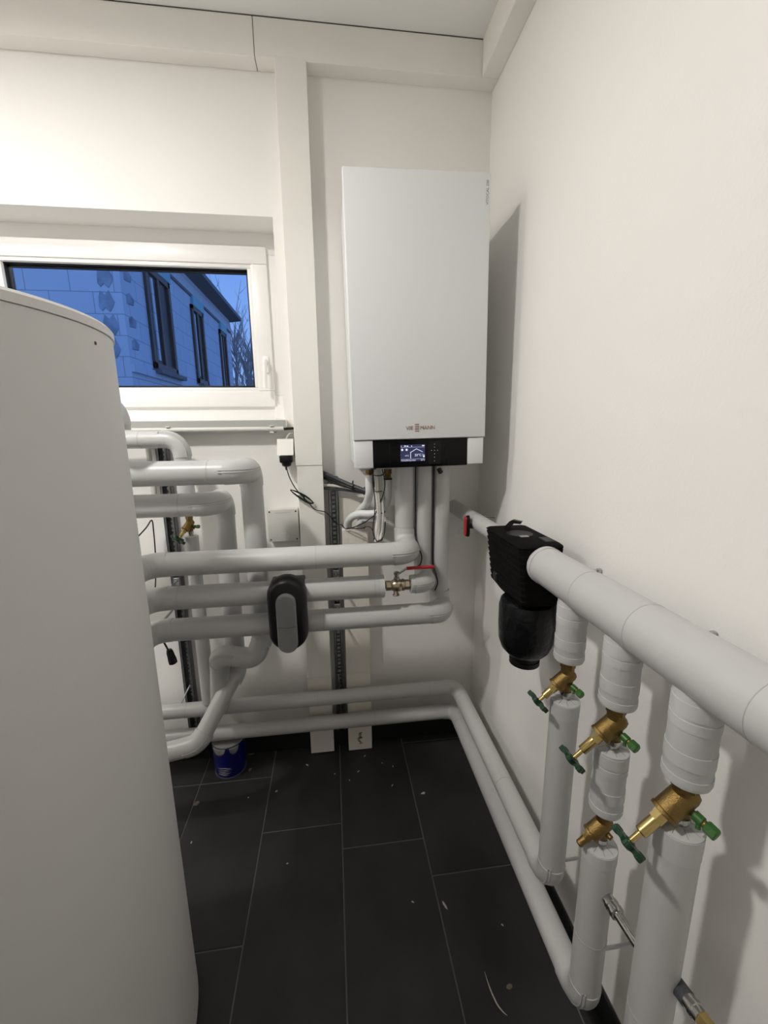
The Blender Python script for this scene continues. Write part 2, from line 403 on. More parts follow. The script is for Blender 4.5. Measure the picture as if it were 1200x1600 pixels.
# handle
hb = P(416,570,y=SY)
hd = MB().bbox((hb.x-.013,SY-.008,hb.z-.034),(hb.x+.013,SY+.001,hb.z+.034),.005).build('handle', M_WPVC, win)
MB().sweep(path([(hb.x,SY-.004,hb.z+.012),(hb.x,SY-.040,hb.z+.012),(hb.x-.004,SY-.042,hb.z-.10)], .012), .0088, 14).build('handle_lever', M_WPVC, hd)
# sill
SLZ = 1.532
sill = MB().bbox((W_X0-.1,1.722,SLZ-.0005),(-.1775,WF+.02,SLZ+.004),.0015,1).build('sill_top', M_SILLT, win)
MB().bbox((W_X0-.1,1.720,SLZ-.030),(-.1775,1.766,SLZ),.001,1).build('sill_edge', M_SILL, win)
MB().bbox((-.1775,1.721,SLZ-.028),(-.1745,1.766,SLZ+.001),.0008,1).build('sill_end_cap', M_PLW, win)
MB().prism((-.262,1.735,SLZ+.004),(1,0,0),(0,1,0),(0,0,1),[(0,0),(.045,0),(.075,.10),(.035,.10)],0,.003).build('tape_scrap', M_PLW, win)
MB().bbox((-.225,1.80,SLZ+.004),(-.190,1.803,SLZ+.055),.001,1).build('corner_strip', M_WPVC, win)

# conduit under the sill
cz = P(330,671.5,y=1.722).z
cd = thing('cable_conduit', 'thin grey plastic conduit clipped under the window sill', 'conduit', (-.45,1.722,cz))
MB().sweep([(-.95,1.722,cz),(-.186,1.722,cz)], .0095, 16).build('tube', M_COND, cd)
for xx in (-.232,-.62):
    c = MB(); c.bbox((xx-.008,1.710,cz-.016),(xx+.008,1.730,cz-.0095),.002); c.bbox((xx-.008,1.710,cz+.0095),(xx+.008,1.730,cz+.014),.002); c.box((xx-.008,1.730,cz-.016),(xx+.008,1.766,cz+.014)); c.build('clip', M_COND, cd)
tag(MB().sweep(spline([(-.20,1.722,cz),(-.17,1.73,cz+.001),(-.146,1.74,cz+.002)]), .0055, 10).build('black_cable', M_RUB), 'short black cable running from the conduit end behind the column', 'cable')
tag(MB().sweep(spline([P(448,688,y=1.735),P(449,682,y=1.735),P(454,677,y=1.74),P(460,677,y=1.75)]), .0045, 10).build('white_cable', M_WCAB), 'white cable looping from the socket top behind the column', 'cable')

# ------------------------------------------------------------------ outdoors
GZ = -.4
tag(MB().box((-40,WY+WT,GZ-.1),(30,60,GZ)).build('ground', M_GROUND, smooth=False), 'dim ground outside the window', 'ground', kind='structure')
bd = thing('neighbour_building', 'unfinished pale block house with dark brown windows seen through the glass', 'building', (-6,10,GZ))
FX, FY, FE, EZ = -3.0, 7.1, 14.2, 4.80
g = MB(); g.box((-11,FY,GZ),(FX,FE,EZ)); g.build('block_wall', M_FACADE, bd, smooth=False)
g = MB(); g.prism((0,0,0),(1,0,0),(0,0,1),(0,1,0),[(-11,EZ-.02),(FX+.02,EZ-.02),(FX+.32,EZ+.02),(FX+.32,EZ+.12),(-7,EZ+1.3),(-11,EZ+1.3)],FY+.1,FE+.25); g.build('roof', M_ROOF, bd, smooth=False)
MB().box((FX,FY,4.40),(FX+.03,FE,4.46)).build('string_course', M_ROOF, bd, smooth=False)
MB().box((FX,FY,2.38),(FX+.05,FE,2.50)).build('ledge', M_FACADE, bd, smooth=False)
for i,(wy,wd) in enumerate(((7.95,1.10),(10.35,.85),(12.75,.72))):
    z0, z1 = 2.55, 4.22
    w = MB(); t=.10
    for a,b in (((wy,z0),(wy+wd,z0+t)),((wy,z1-t),(wy+wd,z1)),((wy,z0),(wy+t,z1)),((wy+wd-t,z0),(wy+wd,z1))): w.box((FX-.02,a[0],a[1]),(FX+.05,b[0],b[1]))
    w = w.build('window_frame', M_FRAMEB, bd, smooth=False)
    MB().box((FX-.01,wy+.1,z0+.1),(FX+.005,wy+wd-.1,z1-.1)).build('window_pane', M_GASK, w, smooth=False)
    MB().box((FX-.01,wy+wd*.46,z0+.1),(FX+.04,wy+wd*.54,z1-.1)).build('mullion', M_FRAMEB, w, smooth=False)
    MB().box((FX+.0,wy+wd*.22,z0+.16),(FX+.03,wy+wd*.30,z1-.16)).build('sash_edge', M_FACADE, w, smooth=False)
    MB().box((FX-.01,wy+.1,z1),(FX+.06,wy+wd+.05,z1+.22)).build('shutter_box', M_TEAL, w, smooth=False)
    MB().box((FX,wy-.05,z0-.09),(FX+.16,wy+wd+.12,z0-.02)).build('window_ledge', M_ROOF, w, smooth=False)
for k in range(6):
    zz = 2.6+.33*k
    out = [(.02,.03),(.06,-.03),(.11,.02),(.17,-.04),(.22,.03),(.25,.10),(.21,.20),(.18,.27),(.12,.20),(.06,.26),(.03,.17)]
    MB().prism((FX-.36+.02*(k%2),FY,zz),(1,0,0),(0,0,1),(0,-1,0),out,0,.012,.1).build('mortar_patch', M_MORT, bd)
    MB().prism((FX,FY+.12,zz+.12),(0,1,0),(0,0,1),(1,0,0),[(0,0),(.22,.02),(.27,.12),(.12,.18),(.01,.13)],0,.012,.1).build('mortar_patch', M_MORT, bd)
def bare_tree(x,y,h,seed,label):
    rnd = random.Random(seed); t = thing('bare_tree', label, 'tree', (x,y,GZ), 'bare trees beyond the house')
    MB().sweep([(x,y,GZ),(x+.1,y,GZ+h*.35),(x+.05,y+.1,GZ+h*.7),(x+.2,y,GZ+h)], .1, 7, rs=[.13,.10,.06,.015]).build('trunk', M_BARK, t)
    g = MB()
    for k in range(70):
        z = GZ+h*(.15+.8*rnd.random()); a = rnd.random()*6.283; L = h*.22*(.5+rnd.random())
        b = Vector((x+.08,y,z)); d = Vector((math.cos(a)*.6,math.sin(a)*.6,.8+rnd.random()))*L/1.2
        m_ = b+d*.5+Vector((rnd.uniform(-.1,.1),0,.05)); g.sweep([b,m_,b+d], .02, 4, rs=[.022,.012,.004])
        for q in range(3):
            e = b+d*rnd.uniform(.3,.9); g.sweep([e, e+Vector((rnd.uniform(-.4,.4),rnd.uniform(-.3,.3),rnd.uniform(.2,.7)))*L*.4], .01, 3, rs=[.009,.003])
    g.build('branches', M_BARK, t)
for i,(x,y,h,lb) in enumerate(((-3.55,17,5.4,'slim bare tree close to the house corner'),(-3.1,18.5,5.0,'short bare tree in the middle of the window strip'),(-3.9,22,5.9,'tall bare tree behind the other trees'),(-2.9,15.5,4.6,'bare tree nearest the window handle side'))):
    bare_tree(x,y,h,i+3,lb)

# ------------------------------------------------------------------ storage tank
TC = Vector((-.725,.79,0)); TR = .335
tk = thing('storage_tank', 'tall light grey cylindrical buffer tank in front of the window', 'tank', TC)
MB().lathe(TC,(0,0,1),[(.012,TR-.012),(.016,TR-.002),(.03,TR),(1.668,TR)],128).build('jacket', M_TANK, tk)
MB().lathe(TC,(0,0,1),[(0,TR-.03),(.014,TR-.03)],96).build('base_ring', M_RUB, tk)
MB().lathe(TC,(0,0,1),[(1.669,TR-.002),(1.669,TR+.003),(1.682,TR+.003),(1.687,TR-.001),(1.692,TR-.02),(1.695,.1),(1.695,0)],128).build('lid', M_LID, tk)
sd = P(142,522,y=.80); a = math.atan2(sd.y-TC.y, sd.x-TC.x)
for dz in (0,):
    pp = TC+Vector((math.cos(a)*TR,math.sin(a)*TR,1.645)); MB().lathe(pp,(math.cos(a),math.sin(a),0),[(-.002,.003),(.001,.003),(.002,.001)],10).build('screw', M_GCAB, tk)
# insulated elbow rising behind the tank
q = P(190,640,y=1.35); zo = P(190,628,y=1.35).z-.008
pipe_run('tank_outlet_pipe', 'grey insulated elbow just behind the tank edge under the window', [(-.80,1.08,zo),(-.80,1.35,zo),(q.x-.026,1.35,zo),(q.x-.026,1.35,P(198,672,y=1.35).z)], .042, [.05,.05], seam=False)

# ------------------------------------------------------------------ wall unit (heat pump indoor unit); local axes, hung a little askew
hu = thing('heat_pump_unit', 'white wall-mounted heating unit with black control panel', 'heating unit', (.293,1.40,1.859), local=True)
hu.rotation_euler.y = math.radians(-.85)
HW, HT, HB = .2275, .398, -.398
MB().bbox((-HW+.006,.030,HB-.088),(HW-.006,.362,HT-.004),.004).build('casing', M_WHITE2, hu)
fc = MB().bbox((-HW,0,HB),(HW,.030,HT),.003,3).build('front_cover', M_WHITE, hu)
z1, z0 = HB-.002, HB-.094
MB().bbox((-HW+.003,.004,z0),(-HW+.066,.05,z1),.003).build('trim_panel', M_WHITE2, hu)
MB().bbox((HW-.060,.004,z0+.002),(HW-.004,.05,z1),.003).build('trim_panel', M_WHITE2, hu)
cp = MB().bbox((-HW+.0665,.006,z0-.002),(HW-.0605,.05,z1),.003).build('control_panel', M_GLOSSB, hu)
tag(cp,'glossy black control panel with lit screen')
# panel joints
for xx in (-.105,.100): MB().box((xx-.0006,.0055,z0),(xx+.0006,.007,z1-.001)).build('panel_joint', M_BTN, cp)
# screen
scx0, scx1, scz0, scz1 = -.068, .017, z0+.018, z0+.075
sc_ = MB().bbox((scx0,.0045,scz0),(scx1,.008,scz1),.0008,1).build('screen', M_SCREEN, hu); tag(sc_,'lit dark blue display')
SW, SH = scx1-scx0, scz1-scz0
def sp_(u,v): return Vector((scx0+SW*u, .0042, scz1-SH*v))
def bar(pts, r, name='screen_line'): MB().sweep([sp_(*p) for p in pts], r, 6).build(name, M_SCRW, sc_)
bar([(.41,.82),(.41,.46),(.65,.26),(.90,.45)], .0011, 'house_outline')
bar([(.02,.16),(.98,.16)], .0003)
bar([(.02,.86),(.98,.86)], .0003)
for u,v,r in ((.07,.30,.0038),(.25,.30,.0038),(.95,.73,.003)): MB().lathe(sp_(u,v),(0,1,0),[(-.0005,r),(.0005,r)],14).build('screen_icon', M_SCRW, sc_)
for u,v,w in ((.03,.09,.02),(.15,.08,.08),(.26,.09,.06),(.44,.09,.03),(.88,.08,.10)): MB().box(sp_(u,v-.03)+Vector((0,-.0003,0)), sp_(u+w,v+.03)+Vector((0,.0003,0))).build('screen_icon', M_SCRW, sc_, smooth=False)
def stext(s,u,v,size): p = sp_(u,v); text_mesh('screen_text', s, size, M_SCRW, sc_, front_mat(p.x,p.y-.0002,p.z), .0002)
stext('20°C I',.57,.70,.0115); stext('-4°C',.17,.70,.0075); stext('Vorlauftemperatur',.02,.97,.0068); stext('26°C',.82,.97,.0068); stext('III',.93,.68,.006)
# keypad
kp = MB().bbox((.030,.0045,z0+.006),(.072,.008,z1-.008),.0015,1).build('keypad', M_BTN, hu)
for u,v in ((.050,.074),(.050,.064),(.050,.053),(.050,.041),(.050,.030),(.050,.017),(.0395,.053),(.0605,.053)):
    MB().lathe((u,.0045,z0+v),(0,-1,0),[(-.001,.0042),(.0006,.0042),(.0010,.0036)],14).build('key', M_GLOSSB, kp)
    MB().lathe((u,.0036,z0+v),(0,-1,0),[(0,.0014),(.0002,.0014)],8).build('key_mark', M_MARK, kp)
MB().sweep([Vector((.083+.012*math.sin(t),.0058,z0+.046+.026*math.cos(t))) for t in [math.pi*k/10 for k in range(11)]], .0016, 6).build('panel_grip', M_BTN, cp)
# lettering: maker's name with its tall stacked middle mark, and the model lettering
lz = HB+.030
text_mesh('logo', 'VIE', .0185, M_LOGO, fc, front_mat(-.049,-.0002,lz), .0012, sx=1.0)
text_mesh('logo', 'MANN', .0185, M_LOGO, fc, front_mat(-.0005,-.0002,lz), .0012, sx=.92)
for k in range(4): MB().bbox((-.0185,-.0015,lz-.0065+.0072*k),(-.0035,.0004,lz-.0025+.0072*k),.0008,1).build('logo_bar', M_LOGO, fc)
mm = Matrix(((0,-1,0,HW-.006),(0,0,-1,-.0001),(1,0,0,HT-.088),(0,0,0,1)))
text_mesh('model_lettering', 'VITOCAL 200', .0115, M_INK, fc, mm, .0001)

# ------------------------------------------------------------------ mounting rails (slotted strut channel)
def rail(x, z0, z1, label):
    t = thing('strut_rail', label, 'rail', (x,WY,z0), 'slotted steel rails on the back wall')
    w, d = .0205, .034; yb = WY
    g = MB(); y0 = yb-d
    g.box((x-w,y0,z0),(x-w+.002,yb,z1)); g.box((x+w-.002,y0,z0),(x+w,yb,z1))
    g.box((x-w,y0,z0),(x-w+.009,y0+.002,z1)); g.box((x+w-.009,y0,z0),(x+w,y0+.002,z1))
    yb2 = yb-.0004
    g.box((x-w,yb2-.002,z0),(x-.0065,yb2,z1)); g.box((x+.0065,yb2-.002,z0),(x+w,yb2,z1))
    z = z0; k = 0
    while z < z1-.001:
        slot = .013 if k%2 == 0 else .007
        z2 = min(z+.0095, z1); g.box((x-.0065,yb2-.002,z),(x+.0065,yb2,z2)); z = z2+slot; k += 1
    g.build('channel', M_RAIL, t, smooth=False)
    return t
rail(.0, .10, 1.30, 'slotted steel rail beside the boxed column under the wall unit')
rail(-.662, .12, 1.47, 'slotted steel rail behind the pipes next to the tank')
def rod(x, z, y0, par_label):
    t = thing('pipe_bracket', par_label, 'bracket', (x,WY-.03,z), 'pipe brackets on the steel rails')
    MB().sweep([(x,y0,z),(x,WY-.004,z)], .0045, 10).build('threaded_rod', M_STEEL, t)
    MB().lathe((x,WY-.036,z),(0,1,0),[(0,.010),(.007,.010)],6).build('nut', M_CHROME, t)
    MB().bbox((x-.017,WY-.0335,z-.017),(x+.017,WY-.030,z+.017),.001,1).build('clamp_plate', M_STEEL, t)

# ------------------------------------------------------------------ wall pipes under the unit
YA, YB, YC, YV = 1.40, 1.42, 1.44, 1.53
rA, rB, rC = .0403, .0405, .0395
zA = P(500,870.5,y=YA).z; zB = P(520,920,y=YB).z; zC = P(560,965,y=YC).z
xv1 = P(632,780,y=YV).x; xv2 = P(661.5,780,y=YV).x; xv3 = P(689,780,y=YV).x
UB = 1.372
pipe_run('supply_pipe', 'topmost thick grey pipe running from the tank to the unit\'s first riser', [(P(222,880,y=YA).x,1.10,zA),(P(222,880,y=YA).x+.01,YA,zA),(xv1-.004,YA,zA),(xv1,YV,zA),(xv1,YV,UB)], rA, [.06,.048,.048], rs=[rA,rA,.039,.0365], joints=((1,.50),(3,.02)))
pb = pipe_run('return_pipe', 'middle grey pipe carrying the black oval pump', [(P(225,935,y=YB).x,1.10,zB),(P(225,935,y=YB).x+.01,YB,zB),(P(600,915,y=YB).x,YB,zB)], rB, [.06], joints=((1,.05),(1,.72)))
ring((P(600,915,y=YB).x-.016,YB,zB),(1,0,0),rB-.001,rB+.001,0,.0155,32).build('end_sleeve', M_TAPE, pb)
pipe_run('return_riser', 'short grey insulated elbow right of the red-lever valve', [(P(641,910,y=YB).x,YB,zB+.001),(xv2-.006,YB,zB+.001),(xv2,YV,zB+.001),(xv2,YV,UB)], .034, [.040,.045], rs=[.0335,.0335,.0335], relb=1.05)
pipe_run('buffer_pipe', 'lowest of the three thick grey pipes turning up under the unit', [(P(233,985,y=YC).x,1.10,zC),(P(233,985,y=YC).x+.01,YC,zC),(xv3-.004,YC,zC),(xv3,YV,zC),(xv3,YV,UB)], rC, [.06,.044,.044], rs=[rC,rC,.0385,.0335], joints=((1,.54),))
# ball valve on the return pipe
x0, x1 = P(600,915,y=YB).x, P(641,910,y=YB).x
bv = thing('ball_valve', 'nickel ball valve with long red lever under the wall unit', 'valve', ((x0+x1)/2,YB,zB))
c = Vector((x0,YB,zB)); L = x1-x0
MB().lathe(c,(1,0,0),[(-.01,.011),(.008,.011)],16).build('nipple', M_BRASS, bv)
MB().lathe(c,(1,0,0),[(.006,.0175),(.007,.0185),(.024,.0185),(.025,.017)],6).build('hex_nut', M_NICKEL, bv)
MB().lathe(c,(1,0,0),[(.024,.015),(.028,.018),(.036,.0225),(.048,.0245),(.060,.0225),(.064,.020),(.066,.022),(.074,.022),(.076,.017)],24).build('body', M_NICKEL, bv)
MB().lathe(c,(1,0,0),[(.076,.0175),(.077,.019),(L-.006,.019),(L-.004,.017),(L+.004,.013)],6).build('hex_nut', M_NICKEL, bv)
cx = x0+.047
MB().lathe((cx,YB,zB+.018),(0,0,1),[(0,.011),(.012,.011),(.012,.008),(.024,.008),(.024,.011),(.031,.011),(.034,.007)],8).build('stem', M_CHROME, bv)
lz = zB+.046
lev = MB(); lp = [(cx-.006,YB,lz-.001),(cx+.010,YB-.002,lz),(cx+.034,YB-.014,lz+.021),(cx+.05,YB-.016,lz+.023)]
lev.sweep([Vector(p) for p in lp], .004, 8); lev.build('lever', M_STEEL, bv)
MB().sweep(spline([(cx+.034,YB-.014,lz+.021),(cx+.075,YB-.018,lz+.0235),(cx+.133,YB-.020,lz+.024)],4), .0062, 12).build('lever_grip', M_RED, bv)
MB().lathe((cx-.004,YB-.006,zB-.018),(0,-.35,-1),[(0,.009),(.012,.009),(.012,.013),(.019,.013),(.022,.006)],8).build('drain_plug', M_NICKEL, bv)
# thin black cables hanging between the risers
m12 = (xv1+xv2)/2+.001; m23 = (xv2+xv3)/2
tag(MB().sweep(spline([(m12,YV-.022,UB),(m12,YV-.022,1.2),(m12,YV-.022,1.10),(m12+.004,YV-.045,1.06),(m12+.014,YV-.075,1.03),(m12+.010,YV-.07,.995),(m12,YV-.03,.965)]), .0026, 8).build('sensor_cable', M_RUB), 'thin black cable hanging left of the middle riser, round the top elbow', 'cable', 'sensor cables between the risers')
tag(MB().sweep(spline([(m23,YV-.021,UB),(m23,YV-.021,1.15),(m23,YV-.021,.99),(m23+.006,YV-.05,.945),(m23+.009,YV-.065,.915),(m23+.003,YV-.05,.88)]), .0026, 8).build('sensor_cable', M_RUB), 'thin black cable hanging between the middle and last riser to the lever valve', 'cable', 'sensor cables between the risers')
q = P(687,735,y=1.46)
tag(MB().lathe(q,(.6,0,-1),[(-.01,.003),(-.008,.008),(.010,.009),(.012,.006)],14).build('cable_plug', M_RUB), 'small black plug hanging under the unit above the last riser', 'plug')

# ------------------------------------------------------------------ pump head (black oval)
PYF = 1.355
pc_ = P(449.5,960,y=PYF); KS = PYF/1.41
pm = thing('circulation_pump', 'black oval pump with long grey front cover on the middle pipe', 'pump', (pc_.x,1.39,zB))
def capsule(w,h,n=14):
    r = w/2; hh = h/2-r; o = []
    for k in range(n+1): a = math.pi*k/n; o.append((r*math.cos(a), hh+r*math.sin(a)))
    for k in range(n+1): a = math.pi+math.pi*k/n; o.append((r*math.cos(a), -hh+r*math.sin(a)))
    return o
def cap_solid(cx,cz,steps,n=16):
    """steps: (y, w, h) stacked capsule sections from back to front"""
    g = MB(); m = 2*(n+1)
    for y,w,h in steps:
        for a,b in capsule(w,h,n): g.v.append(Vector((cx+a,y,cz+b)))
    for i in range(len(steps)-1):
        for k in range(m): a, b = i*m+k, i*m+(k+1)%m; g.f.append((a,b,b+m,a+m))
    g.f.append(tuple(range(m))); g.f.append(tuple((len(steps)-1)*m+k for k in reversed(range(m)))); return g
cap_solid(pc_.x,pc_.z,[(y_-.055,w_*KS,h_*KS) for y_,w_,h_ in ((1.455,.115,.25),(1.45,.136,.275),(1.425,.139,.278),(1.405,.134,.272),(1.392,.118,.256),(1.388,.10,.24))]).build('housing', M_PLB, pm)
fcv = cap_solid(pc_.x-.001,pc_.z-.021,[(y_-.055,w_*KS,h_*KS) for y_,w_,h_ in ((1.392,.070,.222),(1.378,.068,.220),(1.373,.060,.212))]).build('front_cover', M_PLG, pm)
MB().sweep([(pc_.x-.030,1.3178,pc_.z-.030),(pc_.x,1.3172,pc_.z-.032),(pc_.x+.029,1.3178,pc_.z-.029)], .0008, 5).build('cover_joint', M_GCAB, fcv)
MB().bbox((pc_.x-.058,1.39,zB-.005),(pc_.x+.059,1.465,zB+.0445),.006).build('pipe_clamp', M_PLB, pm)

# ------------------------------------------------------------------ left-hand pipes
Y1, Y2, Y3, Y2v, Y3v = 1.66, 1.42, 1.48, 1.525, 1.60
z1 = P(240,687,y=Y1).z; z2 = P(300,739,y=Y2).z; z3 = P(260,790,y=Y3).z
xp1 = P(285,710,y=Y1).x; xp2 = P(395.5,790,y=Y2v).x; xp3 = P(352.5,820,y=Y3v).x
zv4t = P(300,808,y=Y1).z; zv4b = P(307,837,y=Y1).z
pipe_run('cold_feed_pipe', 'slim grey pipe just under the sill turning down behind the others', [(-1.15,Y1,z1),(xp1,Y1,z1),(xp1,Y1,zv4t+.01)], .0322, [.055], rs=[.0318,.031], joints=((0,.45),))
dA, dB = P(372,1016,y=1.49), P(337,1026,y=1.48)
pipe_run('upper_tank_pipe', 'thick grey pipe below the sill turning down left of the column', [(-1.0,Y2,z2),(xp2-.002,Y2,z2),(xp2,Y2v,z2),(xp2,Y2v,.715),(xp2-.030,1.50,.635),(dB.x+.012,1.495,dB.z),(dB.x,1.525,dB.z-.055),(P(337,1075,y=1.62).x+.006,1.63,.352)], .0405, [.052,.048,.05,.04,.045,.06], rs=[.0405,.040,.0385,.038,.037,.037,.037], joints=((0,.60),))
p3 = pipe_run('lower_tank_pipe', 'thick grey pipe turning down above the brass valve, then sloping left to the floor', [(-1.0,Y3,z3),(xp3-.002,Y3,z3),(xp3,Y3v,z3),(xp3-.008,Y3v,.53),(-.540,1.44,.335),(-.85,1.43,.287)], .040, [.052,.05,.05,.06], rs=[.040,.039,.0375,.033,.036], joints=((0,.48),))
pipe_run('cold_feed_riser', 'slim grey insulated riser below the brass valve behind the pipes', [(xp1+.0,Y1,.36),(xp1+.0,Y1,zv4b)], .027, .05, seam=False)
xs_ = P(232,712,y=1.735).x
tag(MB().sweep([(xs_,1.74,z1-.01),(xs_+.002,1.74,1.2)], .010, 16).build('bare_pipe', M_COND), 'bare grey pipe behind the pipes left of the slotted rail', 'pipe')
rod(-.662, P(276,905,y=WY).z, 1.52, 'steel rod bracket on the tank-side rail between the two upper thick pipes')
rod(-.662, P(283,937,y=WY).z, 1.54, 'steel rod bracket on the tank-side rail between the two lower thick pipes')
rod(0.0, P(523,893,y=WY).z, 1.50, 'steel rod bracket on the rail beside the column under the top pipe')
rod(0.0, P(525,945,y=WY).z, 1.52, 'steel rod bracket on the rail beside the column above the lowest thick pipe')
tag(MB().sweep([P(297,1070,y=1.735),P(284,1097,y=1.69),P(275,1120,y=1.66)], .003, 8).build('support_rod', M_STEEL), 'slanting steel rod from the tank-side rail to the floor pipes', 'rod')
tag(MB().sweep([P(529,1052,y=1.735),P(531,1080,y=1.735),P(533,1112,y=1.735)], .0045, 8).build('support_rod', M_CHROME), 'upright steel rod in the rail beside the column above the floor pipes', 'rod')
# floor pipes
YFp, XR = 1.66, .53
zF1, zF2, rF = .328, .203, .0305
yR1, yR2, yR3 = .82, .652, .49
zr1 = P(882,1092,y=yR1).z; zr2 = P(938,1318,y=yR2).z; zr3 = P(1060,1285,y=yR3).z
rR = .0325
def creased_top(par, x, y, z, r, ra):
    MB().lathe((x,y,z),(0,0,1),[(-.003,r),(0,r),(.0045,ra)],32).build('end_cap', M_TAPE, par)
    for k in range(9):
        a = k*.698+.2; MB().sweep([Vector((x+math.cos(a)*ra,y+math.sin(a)*ra,z+.0047)), Vector((x+math.cos(a)*(r*.86),y+math.sin(a)*(r*.86),z+.0014))], .00055, 4).build('fold_crease', M_CREASE, par)
def tape(par, x, y, z, r, h): ring((x,y,z),(0,0,1),r-.001,r+.0013,0,h,32).build('tape_band', M_TAPE, par)
f1 = pipe_run('upper_floor_pipe', 'upper of the two grey floor pipes ending in the farthest valve riser', [(-1.2,YFp,zF1),(XR,YFp,zF1),(XR,yR1,zF1),(XR,yR1,zr1)], rF, [.045,.05], rs=[rF,rF+.001,rR], joints=((0,.55),(0,1.1),(0,1.6),(1,.05),(1,.5)))
creased_top(f1, XR,yR1,zr1,rR+.0005,.013); tape(f1,XR,yR1,zr1-.022,rR,.020); tape(f1,XR,yR1,zr1-.038,rR-.0004,.016)
f2 = pipe_run('lower_floor_pipe', 'lower grey floor pipe ending in the riser with two valves', [(-1.2,YFp,zF2),(XR-.004,YFp,zF2),(XR-.002,yR2,zF2),(XR-.002,yR2,zr2)], rF, [.045,.05], rs=[rF,rF+.0015,rR], joints=((0,.4),(0,1.35),(1,.05),(2,.15),(2,.40)))
creased_top(f2, XR-.002,yR2,zr2,rR+.0005,.013); tape(f2,XR-.002,yR2,zr2-.030,rR,.028)
f3 = pipe_run('near_riser', 'nearest grey insulated riser standing at the right edge', [(XR,-.6,.12),(XR,yR3-.0,.12),(XR,yR3,zr3)], rR, [.05], rs=[rR,.0345], joints=((1,.3),))
creased_top(f3, XR,yR3,zr3,.035,.015); tape(f3,XR,yR3,zr3-.028,.0345,.026); tape(f3,XR,yR3,zr3-.046,.0340,.018)

# ------------------------------------------------------------------ header pipe along the side wall
zG, rG = 1.151, .0485
yh0 = .955
gp = thing('header_pipe', 'thick grey header pipe along the side wall above the valves', 'pipe', (XR,.3,zG))
y = yh0+.02
for k,yy in enumerate((.765,.60,.385,-.25,-1.2,-2.35)):
    MB().sweep([(XR,y,zG),(XR,yy+.0006,zG)], rG if k else rG-.0008, 48).build('pipe_section', M_PVC, gp); y = yy
for yy in (.765,.60,.385): ring((XR,yy-.0005,zG),(0,1,0),rG-.002,rG+.0004,0,.0012,48).build('joint_ring', M_SEAM, gp)
ring((XR,yh0-.016,zG),(0,1,0),rG-.002,rG+.0008,0,.014,48).build('end_sleeve', M_TAPE, gp)
pipe_run('wall_feed_pipe', 'slimmer grey pipe coming out of the back wall to the black housing', [(XR,WY+.02,zG),(XR,1.14,zG)], .0295, .05, joints=((0,.32),))
gl = MB().lathe(P(705,791,y=1.755),(-.4,-1,0),[(-.006,.004),(.006,.004)],8).build('wall_screw', M_STEEL); tag(gl,'small screw in the wall where the slim pipe comes out','screw')
# shut-off with red T handle
rh = P(729,822,y=1.44); tv = thing('shutoff_handle', 'black T-shaped shut-off handle with red face on the slim pipe', 'handle', (XR,1.44,zG-.01))
st = Vector((XR-.028,1.44,rh.z))
MB().lathe(st,(-1,0,0),[(-.01,.011),(st.x-rh.x-.006,.0095)],16).build('stem', M_PLB, tv)
hx = rh.x
MB().prism((hx+.008,1.44,rh.z),(0,1,0),(0,0,1),(-1,0,0),capsule(.030,.082,8),0,.012,.06).build('grip', M_PLB, tv)
MB().prism((hx-.004,1.44,rh.z),(0,1,0),(0,0,1),(-1,0,0),capsule(.026,.076,8),0,.003,.05).build('red_face', M_RED, tv)
# upper insulated stubs under the header
def stub(name, label, y, zb, r, zt=None, x=XR):
    zt = zt or zG-rG*.35
    t = thing(name, label, 'pipe', (x,y,zb), 'taped pipe stubs on the valve risers')
    MB().lathe((x,y,zb),(0,0,1),[(0,r-.006),(.0008,r-.0005),(.003,r),(zt-zb,r)],40).build('sleeve', M_TAPE, t)
    top = min(zt, zG-rG+.004)
    for f,h in ((.04,.012),(.24,.024),(.66,.016),(.80,.024)):
        tape(t,x,y,zb+(top-zb)*f,r-.0002,h)
    if zt < zG-rG: creased_top(t,x,y,zt,r+.0005,.013)
    return t
stub('pipe_stub','taped grey pipe stub beside the black canister',yR1,P(891,1029,y=yR1).z,.0325)
stub('pipe_stub','taped grey pipe stub above the two-valve riser, under the header',yR2,P(963,1098,y=yR2).z,.0330)
stub('pipe_stub','largest taped grey pipe stub, above the nearest valve',yR3,P(1078,1213,y=yR3).z,.0330)
stub('pipe_stub','taped grey pipe stub between the two valves of the middle riser',yR2,P(950,1262,y=yR2).z,.0305,P(957,1168,y=yR2).z)

